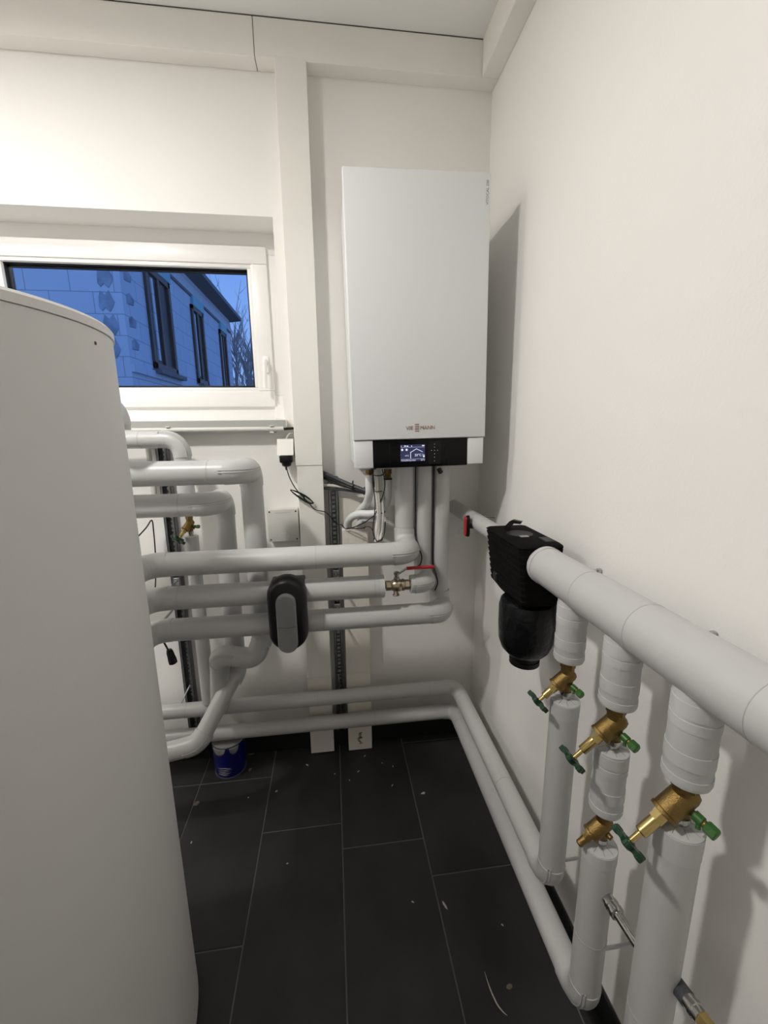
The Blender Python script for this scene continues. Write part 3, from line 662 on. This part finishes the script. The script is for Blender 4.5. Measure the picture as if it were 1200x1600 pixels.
# ------------------------------------------------------------------ angle-seat valves
def hexprof(r): return r
def handwheel(c, ax, r, par, n=60):
    ax = Vector(ax).normalized(); u, v = ortho(ax)
    out = []
    for k in range(n):
        a = 2*math.pi*k/n; rr = r*(.86+.14*math.cos(6*a)); out.append((rr*math.cos(a), rr*math.sin(a)))
    hw = MB().prism(c,u,v,ax,out,-.004,.0035,.06).build('handwheel', M_GREEND, par)
    MB().lathe(Vector(c)-ax*.006,ax,[(0,.007),(.004,.010),(.0115,.010),(.014,.006)],16).build('hub', M_GREEND, hw)
    for k in range(6):
        a = 2*math.pi*k/6; q = Vector(c)+(u*math.cos(a)+v*math.sin(a))*r*.80
        MB().lathe(q-ax*.0055,ax,[(0,.0045),(.001,.0062),(.0095,.0062),(.0105,.0045)],10).build('rim_lobe', M_GREEND, hw)
def valve(name, label, x, y, zb, zt, hwlen=.11, s=1.0, d=(-.745,0,-.667), drain=True, wheel=True, dd=(.30,-.93,-.22)):
    t = thing(name, label, 'valve', (x,y,zb), 'brass valves with green wheels' if wheel else None)
    H = zt-zb; bc = Vector((x,y,zb+H*.58)); d = Vector(d).normalized()
    MB().lathe((x,y,zb-.004),(0,0,1),[(0,.0125*s),(H*.16,.0125*s),(H*.16,.0145*s),(H*.26,.0145*s),(H*.26,.0125*s),(H*.34,.0125*s)],20).build('press_socket', M_CHROME, t)
    MB().lathe((x,y,zb+H*.22),(0,0,1),[(0,.0125*s),(H*.1,.0140*s),(H*.3,.0160*s),(H*.62,.0160*s),(H*.70,.0145*s)],24).build('body', M_BRASS, t)
    MB().lathe((x,y,zt-H*.20),(0,0,1),[(0,.0182*s),(H*.2+.004,.0182*s)],6).build('hex_nut', M_BRASS, t)
    b = MB().lathe(bc-d*.012*s,d,[(-.008*s,.010*s),(-.004*s,.0165*s),(.004*s,.0188*s),(.046*s,.0188*s),(.047*s,.0202*s),(.052*s,.0202*s),(.053*s,.014*s)],28).build('barrel', M_BRASS, t)
    o = bc+d*.040*s
    MB().lathe(o,d,[(0,.0112*s),(.0145*s,.0112*s)],6).build('bonnet_nut', M_BRASSP if wheel else M_BRASS, t)
    if wheel:
        sl = hwlen-.040*s
        MB().lathe(o,d,[(.014*s,.0085*s),(.014*s,.0090*s),(sl*.62,.0090*s),(sl*.64,.008*s)],20).build('gland', M_BRASSP, t)
        MB().lathe(o,d,[(sl*.6,.0044*s),(sl+.004,.0044*s)],14).build('stem', M_BRASSP, t)
        handwheel(bc+d*hwlen, d, .0295, t)
    else:
        MB().lathe(o,d,[(.014*s,.0085*s),(.034*s,.0085*s),(.037*s,.006*s)],16).build('plug', M_BRASS, t)
    e = Vector(dd).normalized(); q = Vector((x,y,zb+H*.44))+e*.011*s
    if drain:
        dv = MB().lathe(q,e,[(-.006,.0052*s),(.010*s,.0052*s)],14).build('drain_cock', M_BRASS, t)
        MB().lathe(q,e,[(.007*s,.0078*s),(.019*s,.0078*s),(.020*s,.0065*s)],18).build('green_sleeve', M_GREEN, dv)
        MB().lathe(q,e,[(.019*s,.0060*s),(.024*s,.0060*s)],14).build('outlet', M_BRASS, dv)
        MB().lathe(q,e,[(.023*s,.0080*s),(.025*s,.0095*s),(.037*s,.0095*s),(.039*s,.0078*s)],6).build('green_cap', M_GREEN, dv)
        MB().lathe(q+e*.013*s,Vector((-.25,-.35,-1)),[(.004,.0030*s),(.014*s,.0036*s)],10).build('cap_strap', M_GREEN, dv)
    else:
        MB().lathe(q,e,[(-.006,.0065*s),(.012*s,.0065*s),(.014*s,.005*s)],14).build('drain_plug', M_BRASS, t)
    return t
valve('angle_valve','brass valve with green handwheel below the stub beside the black canister',XR,yR1,zr1,P(891,1029,y=yR1).z,.092,.92)
valve('angle_valve','brass valve with green handwheel, upper one on the two-valve riser',XR,yR2,P(957,1168,y=yR2).z,P(963,1098,y=yR2).z,.112,1.0)
valve('angle_valve','largest-looking brass valve with green handwheel on the nearest riser',XR,yR3,zr3,P(1078,1213,y=yR3).z,.114,1.05)
valve('check_valve','brass valve without handwheel, lower one on the two-valve riser',XR-.001,yR2,zr2,P(950,1262,y=yR2).z,.09,.88,drain=False,wheel=False)
valve('angle_valve','small brass valve with green wheel under the pipes by the tank',xp1+.0,Y1,zv4b,zv4t+.012,.078,.78,d=(-.42,-.62,-.66),dd=(.97,-.25,.0))

# ------------------------------------------------------------------ black strainer: foam housing and canister
dh = thing('foam_housing', 'black ribbed foam housing on the header pipe end', 'housing', (XR,1.06,1.05))
def loft(secs):
    """closed rings of equal length -> solid"""
    g = MB(); m = len(secs[0])
    for s_ in secs: g.v += [Vector(p) for p in s_]
    for i in range(len(secs)-1):
        for k in range(m): a, b = i*m+k, i*m+(k+1)%m; g.f.append((a,b,b+m,a+m))
    g.f.append(tuple(range(m))); g.f.append(tuple((len(secs)-1)*m+k for k in reversed(range(m)))); return g
def hsec(z, x0, x1, y0, y1, c):
    return [(x0+c,y0,z),(x1-c,y0,z),(x1,y0+c*2.2,z),(x1,y1-c,z),(x1-c,y1,z),(x0+c*.6,y1,z),(x0,y1-c*.6,z),(x0,y0+c,z)]
secs = [hsec(1.020,.490,.575,.985,1.13,.010), hsec(1.032,.484,.580,.965,1.165,.010)]
nb = 9
for k in range(nb):
    f = k/(nb-1); z = 1.040+f*.140; bx = .478-.014*f
    secs.append(hsec(z,bx,.585,.957,1.178+.012*f,.008)); secs.append(hsec(z+.0085,bx-.002,.586,.956,1.180+.012*f,.008)); secs.append(hsec(z+.0105,bx+.0006,.585,.957,1.178+.012*f,.008))
secs.append(hsec(1.196,.459,.585,.953,1.19,.008)); secs.append(hsec(1.2005,.465,.580,.958,1.185,.010))
g = loft(secs); g.sharp = 40; g.build('foam_shell', M_FOAM, dh)
MB().lathe((.520,1.085,1.2005),(0,0,1),[(-.004,.036),(.0008,.036),(.0012,.033),(.0005,.030)],28).build('vent_recess', M_RUB, dh)
MB().bbox((.505,1.045,1.200),(.530,1.058,1.2025),.001,1).build('label_tab', M_STEEL, dh)
MB().bbox((.546,.985,1.198),(.574,1.030,1.2035),.002,1).build('slot_insert', M_RUB, dh)
hk = [P(803,828,x=.520), P(800,818,x=.520), P(806,812,x=.525)+Vector((0,-.0,0)), P(812,814,x=.53)]
hk0 = Vector((.507,1.135,1.196))
MB().prism(hk0,(.8,-.6,0),(0,0,1),(.6,.8,0),[(-.009,0),(.009,0),(.009,.014),(.018,.026),(.036,.026),(.040,.033),(.014,.036),(.004,.030),(-.009,.014)],-.007,.007).build('hook_clip', M_PLB, dh)
MB().bbox((.472,1.125,1.045),(.482,1.15,1.07),.003,1).build('side_recess', M_RUB, dh)
cn = thing('canister', 'black film-wrapped canister hanging under the foam housing', 'canister', (XR,1.03,.83))
CXc, CYc = .530, 1.032
MB().lathe((CXc,CYc,0),(0,0,1),[(.862,.040),(.864,.052),(.880,.066),(.905,.075),(.95,.0775),(1.005,.0775),(1.022,.073),(1.030,.060)],48).build('wrapped_body', M_WRAP, cn)
MB().lathe((CXc,CYc,0),(0,0,1),[(.829,.039),(.831,.042),(.845,.042),(.846,.0395),(.852,.0395),(.853,.043),(.864,.043)],36).build('bottom_ring', M_PLB, cn)
MB().bbox((CXc-.052,CYc-.05,1.008),(CXc-.015,CYc-.042,1.014),.002,1).build('film_edge', M_STEEL, cn)

# ------------------------------------------------------------------ wall hooks, steel stubs on the side wall
for (a,b),lb in (((940,892),'small steel wall hook behind the header near the black housing'),((1119,991),'small steel wall hook behind the header at the right edge')):
    q = P(a,b,x=WX); t = thing('wall_hook', lb, 'hook', q, 'steel wall hooks')
    MB().sweep([q+Vector((.004,0,0)), q+Vector((-.03,.002,.002)), q+Vector((-.06,.004,.0))], .0032, 8).build('screw_rod', M_STEEL, t)
    MB().bbox(q+Vector((-.012,-.004,-.010)), q+Vector((-.002,.004,.006)), .001, 1).build('plate', M_STEEL, t)
q = P(770,806,x=WX)
tag(MB().sweep([q+Vector((.003,-.02,0)), q+Vector((-.06,.012,0))], .0035, 8).build('support_rod', M_CHROME), 'thin steel rod holding the slim pipe to the side wall', 'rod')
for yy,zz,lb in ((yR1,P(893,1328,x=.60).z,'thin steel rod fixing the farthest riser to the side wall'),(yR2,P(958,1465,x=.60).z,'thin steel rod fixing the two-valve riser to the side wall')):
    tag(MB().sweep([(XR+.02,yy,zz),(WX+.003,yy,zz)], .0042, 8).build('riser_rod', M_STEEL), lb, 'rod', 'riser fixing rods')
# chrome press pipe from the middle riser
q0 = Vector((.5325,.615,.541)); q1 = Vector((.533,.505,.552))
cpz = thing('chrome_pipe', 'chrome press-fitted pipe leaving the two-valve riser', 'pipe', q0)
dd_ = (q1-q0).normalized()
MB().lathe(q0,dd_,[(-.014,.0125),(.004,.0125),(.005,.0142),(.010,.0142),(.011,.0125),(.018,.0125),(.019,.0145),(.026,.0145),(.028,.0115)],24).build('press_fitting', M_CHROME, cpz)
MB().sweep([q0+dd_*.02, q1+dd_*.02], .0095, 20).build('tube', M_CHROME, cpz)
q0 = Vector((.546,.462,.572)); q1 = q0+Vector((.004,-.16,.030)); dd_ = (q1-q0).normalized()
cpz = thing('drain_pipe', 'steel and brass stub leaving the nearest riser at the lower edge', 'pipe', q0)
MB().lathe(q0,dd_,[(-.02,.0135),(.020,.0135),(.024,.0105)],24).build('rubber_sleeve', M_GCAB, cpz)
MB().lathe(q0,dd_,[(.020,.0125),(.030,.0125),(.031,.0140),(.036,.0140),(.037,.0125),(.046,.0125)],24).build('press_fitting', M_CHROME, cpz)
MB().lathe(q0,dd_,[(.044,.0125),(.062,.0125),(.064,.010),(.12,.010)],6).build('brass_nut', M_BRASSP, cpz)

# ------------------------------------------------------------------ electrical bits on the back wall
ys = 1.722
a, b = P(417,797,y=ys), P(467,845,y=ys)
jb = thing('junction_box', 'square grey junction box with a triangle mark beside the column', 'box', ((a.x+b.x)/2,WY,(a.z+b.z)/2))
x0, x1, z0, z1 = a.x, b.x+.002, b.z, a.z
MB().bbox((x0,ys+.012,z0),(x1,WY,z1),.003).build('box_base', M_BOX, jb)
lid = MB().bbox((x0-.001,ys,z0-.001),(x1+.001,ys+.012,z1+.001),.004).build('box_lid', M_BOX, jb)
for xx in (x0+.009,x1-.009):
    for zz in (z0+.009,z1-.009): MB().lathe((xx,ys-.0004,zz),(0,1,0),[(0,.0036),(.002,.0036)],12).build('screw', M_INK, lid)
cx, zb = (x0+x1)/2, z0+.030
MB().sweep([(x0+.014,ys-.0001,zb-.006),(cx-.030,ys-.0001,zb-.006),(cx,ys-.0001,zb+.024),(cx+.030,ys-.0001,zb-.006),(x1-.012,ys-.0001,zb-.006)], .0007, 5).build('triangle_mark', M_SEAM, lid)
for u,v in ((0,.012),(-.012,0),(.012,0),(0,-.002)): MB().box((cx+u-.003,ys-.0003,zb+v-.0015),(cx+u+.003,ys+.001,zb+v+.0015)).build('mark', M_SEAM, lid, smooth=False)
MB().box((x0+.03,ys-.0003,z1-.014),(x1-.03,ys+.001,z1-.0125)).build('lid_line', M_SEAM, lid, smooth=False)
# socket and adaptor
a, b = P(433,686,y=1.725), P(459,712,y=1.725)
sk = thing('wall_socket', 'white surface socket with a flap beside the column', 'socket', ((a.x+b.x)/2,WY,(a.z+b.z)/2))
MB().bbox((a.x,1.728,b.z-.012),(b.x,WY,a.z),.004).build('socket_box', M_PLW, sk)
MB().prism((a.x,0,0),(0,1,0),(0,0,1),(1,0,0),[(1.728,a.z),(1.733,a.z),(1.708,b.z+.004),(1.702,b.z+.004)],-.001,b.x-a.x+.001).build('flap', M_PLW, sk)
ad = thing('power_adaptor', 'black plug-in power adaptor hanging in the wall socket', 'adaptor', ((a.x+b.x)/2,1.70,b.z))
cxa = (a.x+b.x)/2+.002
MB().bbox((cxa-.025,1.690,b.z-.026),(cxa+.025,1.728,b.z+.004),.005).build('adaptor_body', M_PLB, ad)
MB().lathe((cxa,1.708,b.z-.024),(0,0,-1),[(0,.021),(.014,.017),(.018,.010)],20).build('adaptor_nose', M_PLB, ad)
MB().lathe((cxa-.002,1.708,b.z-.040),(0,0,-1),[(0,.005),(.016,.003)],10).build('strain_relief', M_RUB, ad)
yc = 1.700
cps = [P(447,728,y=1.705),P(452,745,y=1.70),P(461,762,y=yc),P(472,775,y=yc-.002),P(483,786,y=yc),P(492,796,y=yc),P(508,800,y=1.69),P(517,808,y=1.685),P(526,818,y=1.69),P(534,820,y=1.69),P(540,826,y=1.69),P(552,824,y=1.66),P(570,816,y=1.62),P(584,806,y=1.58),P(586,804,y=1.56),P(592,790,y=1.54),P(600,768,y=1.53),P(601,750,y=1.53),P(597,733,y=1.53)]
tag(MB().sweep(spline(cps), .0021, 8).build('adaptor_cable', M_RUB), 'thin black cable running from the adaptor across the column to the unit', 'cable')
lp = []
for k in range(46):
    t = k/45*3*2*math.pi; c = P(472,776,y=yc-.006); ax1 = (P(490,788,y=yc-.006)-P(453,767,y=yc-.006))*.5; nrm = Vector((0,0,1))*.011
    lp.append(c+ax1*math.cos(t)*(1-.05*(k//15))+nrm*math.sin(t)*(.7+.25*(k//15))*(1+.25*math.cos(t))+Vector((0,-.0016*(k//15),0)))
cl = thing('cable_coil', 'coiled surplus of thin black cable hanging on the column', 'cable', P(472,776,y=yc))
MB().sweep(lp, .0019, 6).build('coil', M_RUB, cl)
MB().sweep([P(474,773,y=yc-.008),P(476,782,y=yc-.008)], .0035, 8).build('cable_tie', M_RUB, cl)
# hoses of the unit
h1 = thing('drain_hose', 'white wrapped hose under the unit bending left in front of the wall', 'hose', P(577,760,y=1.60), 'white wrapped hoses under the unit')
MB().sweep(spline([P(577,742,y=1.58),P(577,758,y=1.58),P(577,772,y=1.59),P(573,786,y=1.64),P(563,797,y=1.70),P(556,806,y=1.735)]), .0155, 18).build('hose_body', M_HOSE, h1)
MB().lathe(P(576,746,y=1.58),(0,0,1),[(-.004,.011),(.016,.011),(.018,.014),(.03,.014)],6).build('brass_fitting', M_BRASS, h1)
h2 = thing('drain_hose', 'longer white wrapped hose bending left and down into the cover box', 'hose', P(605,770,y=1.60), 'white wrapped hoses under the unit')
MB().sweep(spline([P(606,746,y=1.57),P(606,768,y=1.58),P(604,785,y=1.59),P(596,799,y=1.605),P(580,803,y=1.62),P(562,803,y=1.645),P(550,808,y=1.675),P(543,819,y=1.715),P(542,840,y=1.738)]), .0155, 18).build('hose_body', M_HOSE, h2)
MB().lathe(P(606,745,y=1.57),(0,0,1),[(-.010,.009),(-.004,.012),(.010,.012),(.012,.015),(.03,.015)],8).build('brass_fitting', M_BRASS, h2)
MB().lathe(P(606,748,y=1.57),(0,0,1),[(-.003,.0162),(.003,.0162)],18).build('hose_clamp', M_RUB, h2)
h3 = tag(MB().sweep(spline([P(590,812,y=1.70),P(575,811,y=1.72),P(565,813,y=1.735),P(562,828,y=1.742),P(562,840,y=1.742)]), .0150, 16).build('drain_hose', M_HOSE), 'third white hose low behind the cable bundle', 'hose', 'white wrapped hoses under the unit')
tag(MB().sweep(spline([P(560,809,y=1.69),P(552,811,y=1.69),P(549,818,y=1.695),P(549,832,y=1.725)]), .0035, 8).build('white_cable', M_WCAB), 'thin white cable dropping into the cover box', 'cable')
# small grey box behind the bundle
a, b = P(602,790,y=1.735), P(616.5,828,y=1.735)
sb = thing('outlet_box', 'flat pale box on the wall behind the cable bundle', 'box', ((a.x+b.x)/2,WY,b.z))
MB().bbox((a.x-.01,1.735,b.z),(b.x,WY,a.z),.003).build('box_body', M_PLW, sb)
for k in range(4): MB().box((a.x+.002,1.7345,b.z+.03+.008*k),(a.x+.014,1.7355,b.z+.033+.008*k)).build('printed_line', M_SEAM, sb, smooth=False)
# cable bundle below the unit
for k,(dx,dy,lb) in enumerate(((0,0,'leftmost white cable of the looped bundle under the unit'),(.006,-.007,'front white cable of the looped bundle under the unit'),(.013,0,'inner white cable of the looped bundle under the unit'),(.019,-.004,'rightmost white cable of the looped bundle under the unit'))):
    p = [P(585.5,735,y=1.545),P(587,752,y=1.545),P(589,775,y=1.545),P(590.5,800,y=1.54),P(589.5,825,y=1.535),P(588,838,y=1.53),P(586.5,846,y=1.515)]
    p = [q+Vector((dx,dy,0)) for q in p]; p[-1] += Vector((0,.0,.003*k)); p[-2] += Vector((0,0,.004*k))
    e = p[-1]; p += [e+Vector((.004,.018,.004)), e+Vector((.006,.03,.04)), p[3]+Vector((.004,.034,0)), p[0]+Vector((.004,.03,0))]
    tag(MB().sweep(spline(p), .0046, 10).build('white_cable', M_WCAB), lb, 'cable', 'white cables bundled under the unit')
for px,py,lb in ((591,742,'black cable tie at the top of the white bundle'),(591,766.5,'black cable tie second from the top of the white bundle'),(594.5,800,'black cable tie across the middle of the white bundle'),(591,843,'black cable tie at the bottom loop of the white bundle')):
    c = P(px,py,y=1.548); o = []
    for k in range(17): a = 2*math.pi*k/16; o.append(c+Vector((.0175*math.cos(a),.020*math.sin(a)+.004,.0015*math.sin(a))))
    tag(MB().sweep(o, .0017, 6).build('cable_tie', M_RUB), lb, 'cable tie', 'black ties round the white bundle')
tag(MB().sweep(spline([P(584,735,y=1.52),P(582,748,y=1.52),P(584,765,y=1.525),P(586,785,y=1.52),P(585,806,y=1.51),P(583,822,y=1.51),P(584,836,y=1.505),P(590,846,y=1.50),P(598,840,y=1.51),P(601,830,y=1.515),P(602,815,y=1.52)]), .0020, 8).build('black_cable', M_RUB), 'thin black cable looping under the white bundle', 'cable')
tag(MB().sweep(spline([P(540,826,y=1.69),P(546,825,y=1.69),P(562,826,y=1.66),P(576,823,y=1.60),P(582,828,y=1.55),P(585,838,y=1.52)]), .0018, 8).build('black_cable', M_RUB), 'thin black cable from the cover box top to the white bundle', 'cable')
# thick cables from behind the column
for k,(r,m,pa,pb_,pc2,lb) in enumerate(((.0075,M_GCAB,(504,738),(535,752),(573,767),'thick dark grey cable, topmost of those leaving the column'),(.0075,M_RUB,(504,742),(536,757),(573,770),'thick black cable just under the topmost one leaving the column'),(.005,M_RUB,(504,746),(530,757),(573,769),'slimmer black cable leaving the column'),(.006,M_WCAB,(504,758),(532,760),(573,768),'pale cable leaving the column above the steel strip'),(.005,M_GCAB,(504,763),(540,766),(573,771),'lowest grey cable leaving the column'))):
    p = [P(*pa,y=1.745)+Vector((-.02,.012,0)),P(*pa,y=1.735),P(*pb_,y=1.71+.004*k),P(*pc2,y=1.64+.012*k),P(580,766+k,y=1.60+.016*k),P(582+k,750,y=1.60+.016*k),P(582+k,730,y=1.60+.016*k)]
    tag(MB().sweep(spline(p), r, 10).build('power_cable', m), lb, 'cable', 'cables from the column to the unit')
for (px,py),lb in (((551,757),'black cable tie in the middle of the thick cables'),((569,767),'black cable tie at the unit end of the thick cables')):
    c = P(px,py,y=1.69); o = []
    for k in range(17): a = 2*math.pi*k/16; o.append(c+Vector((.002*math.sin(a),.020*math.cos(a),.0155*math.sin(a))))
    tag(MB().sweep(o, .002, 6).build('cable_tie', M_RUB), lb, 'cable tie')
q = P(540,763,y=1.755)
tag(MB().bbox((-.034,1.748,q.z-.008),(.10,1.752,q.z+.008),.001,1).build('steel_strip', M_STEEL), 'flat steel cable strip fixed beside the column top of the rail', 'strip')
# loose cable and plug near the tank
tag(MB().sweep(spline([P(205,850,y=1.60),P(228,825,y=1.68),P(237,813,y=1.70),P(240,830,y=1.71),P(243,870,y=1.715),P(243,910,y=1.715),P(240,945,y=1.70)]), .0026, 8).build('black_cable', M_RUB), 'thin black cable hanging behind the pipes at the tank edge', 'cable')
pk = thing('loose_plug', 'black plug dangling below the thick pipes at the tank', 'plug', P(268,1028,y=1.66))
MB().sweep(spline([P(244,985,y=1.62),P(254,1000,y=1.65),P(264,1018,y=1.66)]), .0036, 8).build('cord', M_RUB, pk)
a = P(264,1015,y=1.66); b = P(272,1039,y=1.66)
MB().lathe(a,(b-a),[(0,.010),(.012,.014),(.030,.015),(.045,.017),(.062,.017),(.066,.010)],8).build('plug_body', M_PLB, pk)

# ------------------------------------------------------------------ bucket
bc = Vector((-.503,1.688,0))
bk = thing('bucket', 'blue plastic bucket under the floor pipes in the corner', 'bucket', bc)
MB().lathe(bc,(0,0,1),[(.0,.060),(.004,.0635),(.030,.0655),(.031,.0670),(.150,.0695),(.150,.066),(.006,.058)],48).build('shell', M_BLUE, bk)
MB().lathe(bc,(0,0,1),[(.138,.064),(.149,.0655),(.153,.069),(.158,.069),(.160,.064),(.160,.0)],40).build('bucket_lid', M_BKTG, bk)
ring(bc,(0,0,1),.063,.0668,.0005,.004,48).build('base_rim', M_BLUEL, bk)
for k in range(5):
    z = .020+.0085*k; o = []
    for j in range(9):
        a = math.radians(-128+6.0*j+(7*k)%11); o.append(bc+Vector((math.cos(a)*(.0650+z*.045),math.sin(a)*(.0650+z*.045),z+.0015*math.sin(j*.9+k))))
    MB().sweep(o, .0013+.0006*(k%2), 6, rs=[.0004+.0018*math.sin(math.pi*j/8) for j in range(9)]).build('paint_smear', M_BKTG, bk)
for a0,w in ((-116,.034),(-58,.022)):  # pale lobes below the rim: reflected light put in as grey patches
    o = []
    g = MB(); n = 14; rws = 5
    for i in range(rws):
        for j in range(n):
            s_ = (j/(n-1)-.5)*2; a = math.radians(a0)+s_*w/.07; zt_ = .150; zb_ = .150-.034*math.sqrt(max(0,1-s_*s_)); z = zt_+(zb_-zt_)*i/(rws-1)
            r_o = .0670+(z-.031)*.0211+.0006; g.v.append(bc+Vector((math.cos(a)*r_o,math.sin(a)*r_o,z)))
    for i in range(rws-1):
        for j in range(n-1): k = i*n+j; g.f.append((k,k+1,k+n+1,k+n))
    ob = g.build('reflection_lobe', M_BKTG, bk); md = ob.modifiers.new('thick','SOLIDIFY'); md.thickness = .001

# ------------------------------------------------------------------ litter on the floor
def chip(px, py, L, W, a, label, m=M_CHIP, group='paint chips on the floor'):
    p = P(px,py,z=.001); ca, sa = math.cos(a), math.sin(a)
    out = [(-L/2,0),(-L*.2,-W/2),(L*.3,-W*.4),(L/2,W*.1),(L*.15,W/2),(-L*.3,W*.4)]
    tag(MB().prism((p.x,p.y,.0),(ca,sa,0),(-sa,ca,0),(0,0,1),out,0,.0022,.3).build('paint_chip', m), label, 'chip', group)
rc = random.Random(11)
for px,py in ((662,1240),(614,1197),(597,1192),(613,1227),(546,1219),(523,1209),(432,1236),(388,1246),(449,1349),(645,1409),(299,1316),(570,1181),(480,1195),(560,1205),(785,1445)):
    chip(px,py,.006+.010*rc.random(),.003+.003*rc.random(),rc.random()*3,'tiny pale paint chip lying on the dark floor tiles')
chip(695,1414,.030,.007,-1.2,'longer white plaster sliver lying near the middle joint of the floor',group='plaster slivers'); chip(661,1239,.022,.008,.3,'white plaster sliver on the tile below the corner pipes',group='plaster slivers')
chip(796,1541,.020,.012,.2,'small brownish dust clump on the floor beside the long shaving',M_CHIPB,'dust clumps'); chip(307,1255,.028,.02,.8,'brownish dust clump on the floor close to the tank',M_CHIPB,'dust clumps'); chip(393,1177,.035,.02,.1,'brown dust clump on the floor behind the bucket',M_CHIPB,'dust clumps'); chip(391,1202,.02,.012,1.1,'dust clump on the floor right of the bucket',M_CHIPB,'dust clumps')
sp = [P(757,1518,z=.003),P(763,1537,z=.003),P(770,1555,z=.003),P(778,1571,z=.004),P(787,1582,z=.003),P(793,1587,z=.003)]
tag(MB().sweep(spline(sp,4), .0015, 6, rs=[.0004+.0016*math.sin(math.pi*k/20) for k in range(21)]).build('plastic_shaving', M_CHIP), 'long curved white shaving on the floor near the right riser', 'shaving')

# ------------------------------------------------------------------ ceiling lamps (outside the view; the second is an added fill)
for L_,lb in zip(LAMPS, ('round white ceiling lamp above the tank','unseen second ceiling lamp, added to light the tank-side pipes')):
    t = thing('ceiling_lamp', lb, 'lamp', (L_.x,L_.y,CZ))
    MB().lathe((L_.x,L_.y,CZ),(0,0,-1),[(0,.17),(.03,.17),(.034,.16)],40).build('housing', M_PLW, t)
    MB().lathe((L_.x,L_.y,CZ-.034),(0,0,-1),[(0,.155),(.006,.15),(.010,.12)],40).build('diffuser', M_LAMPW, t)
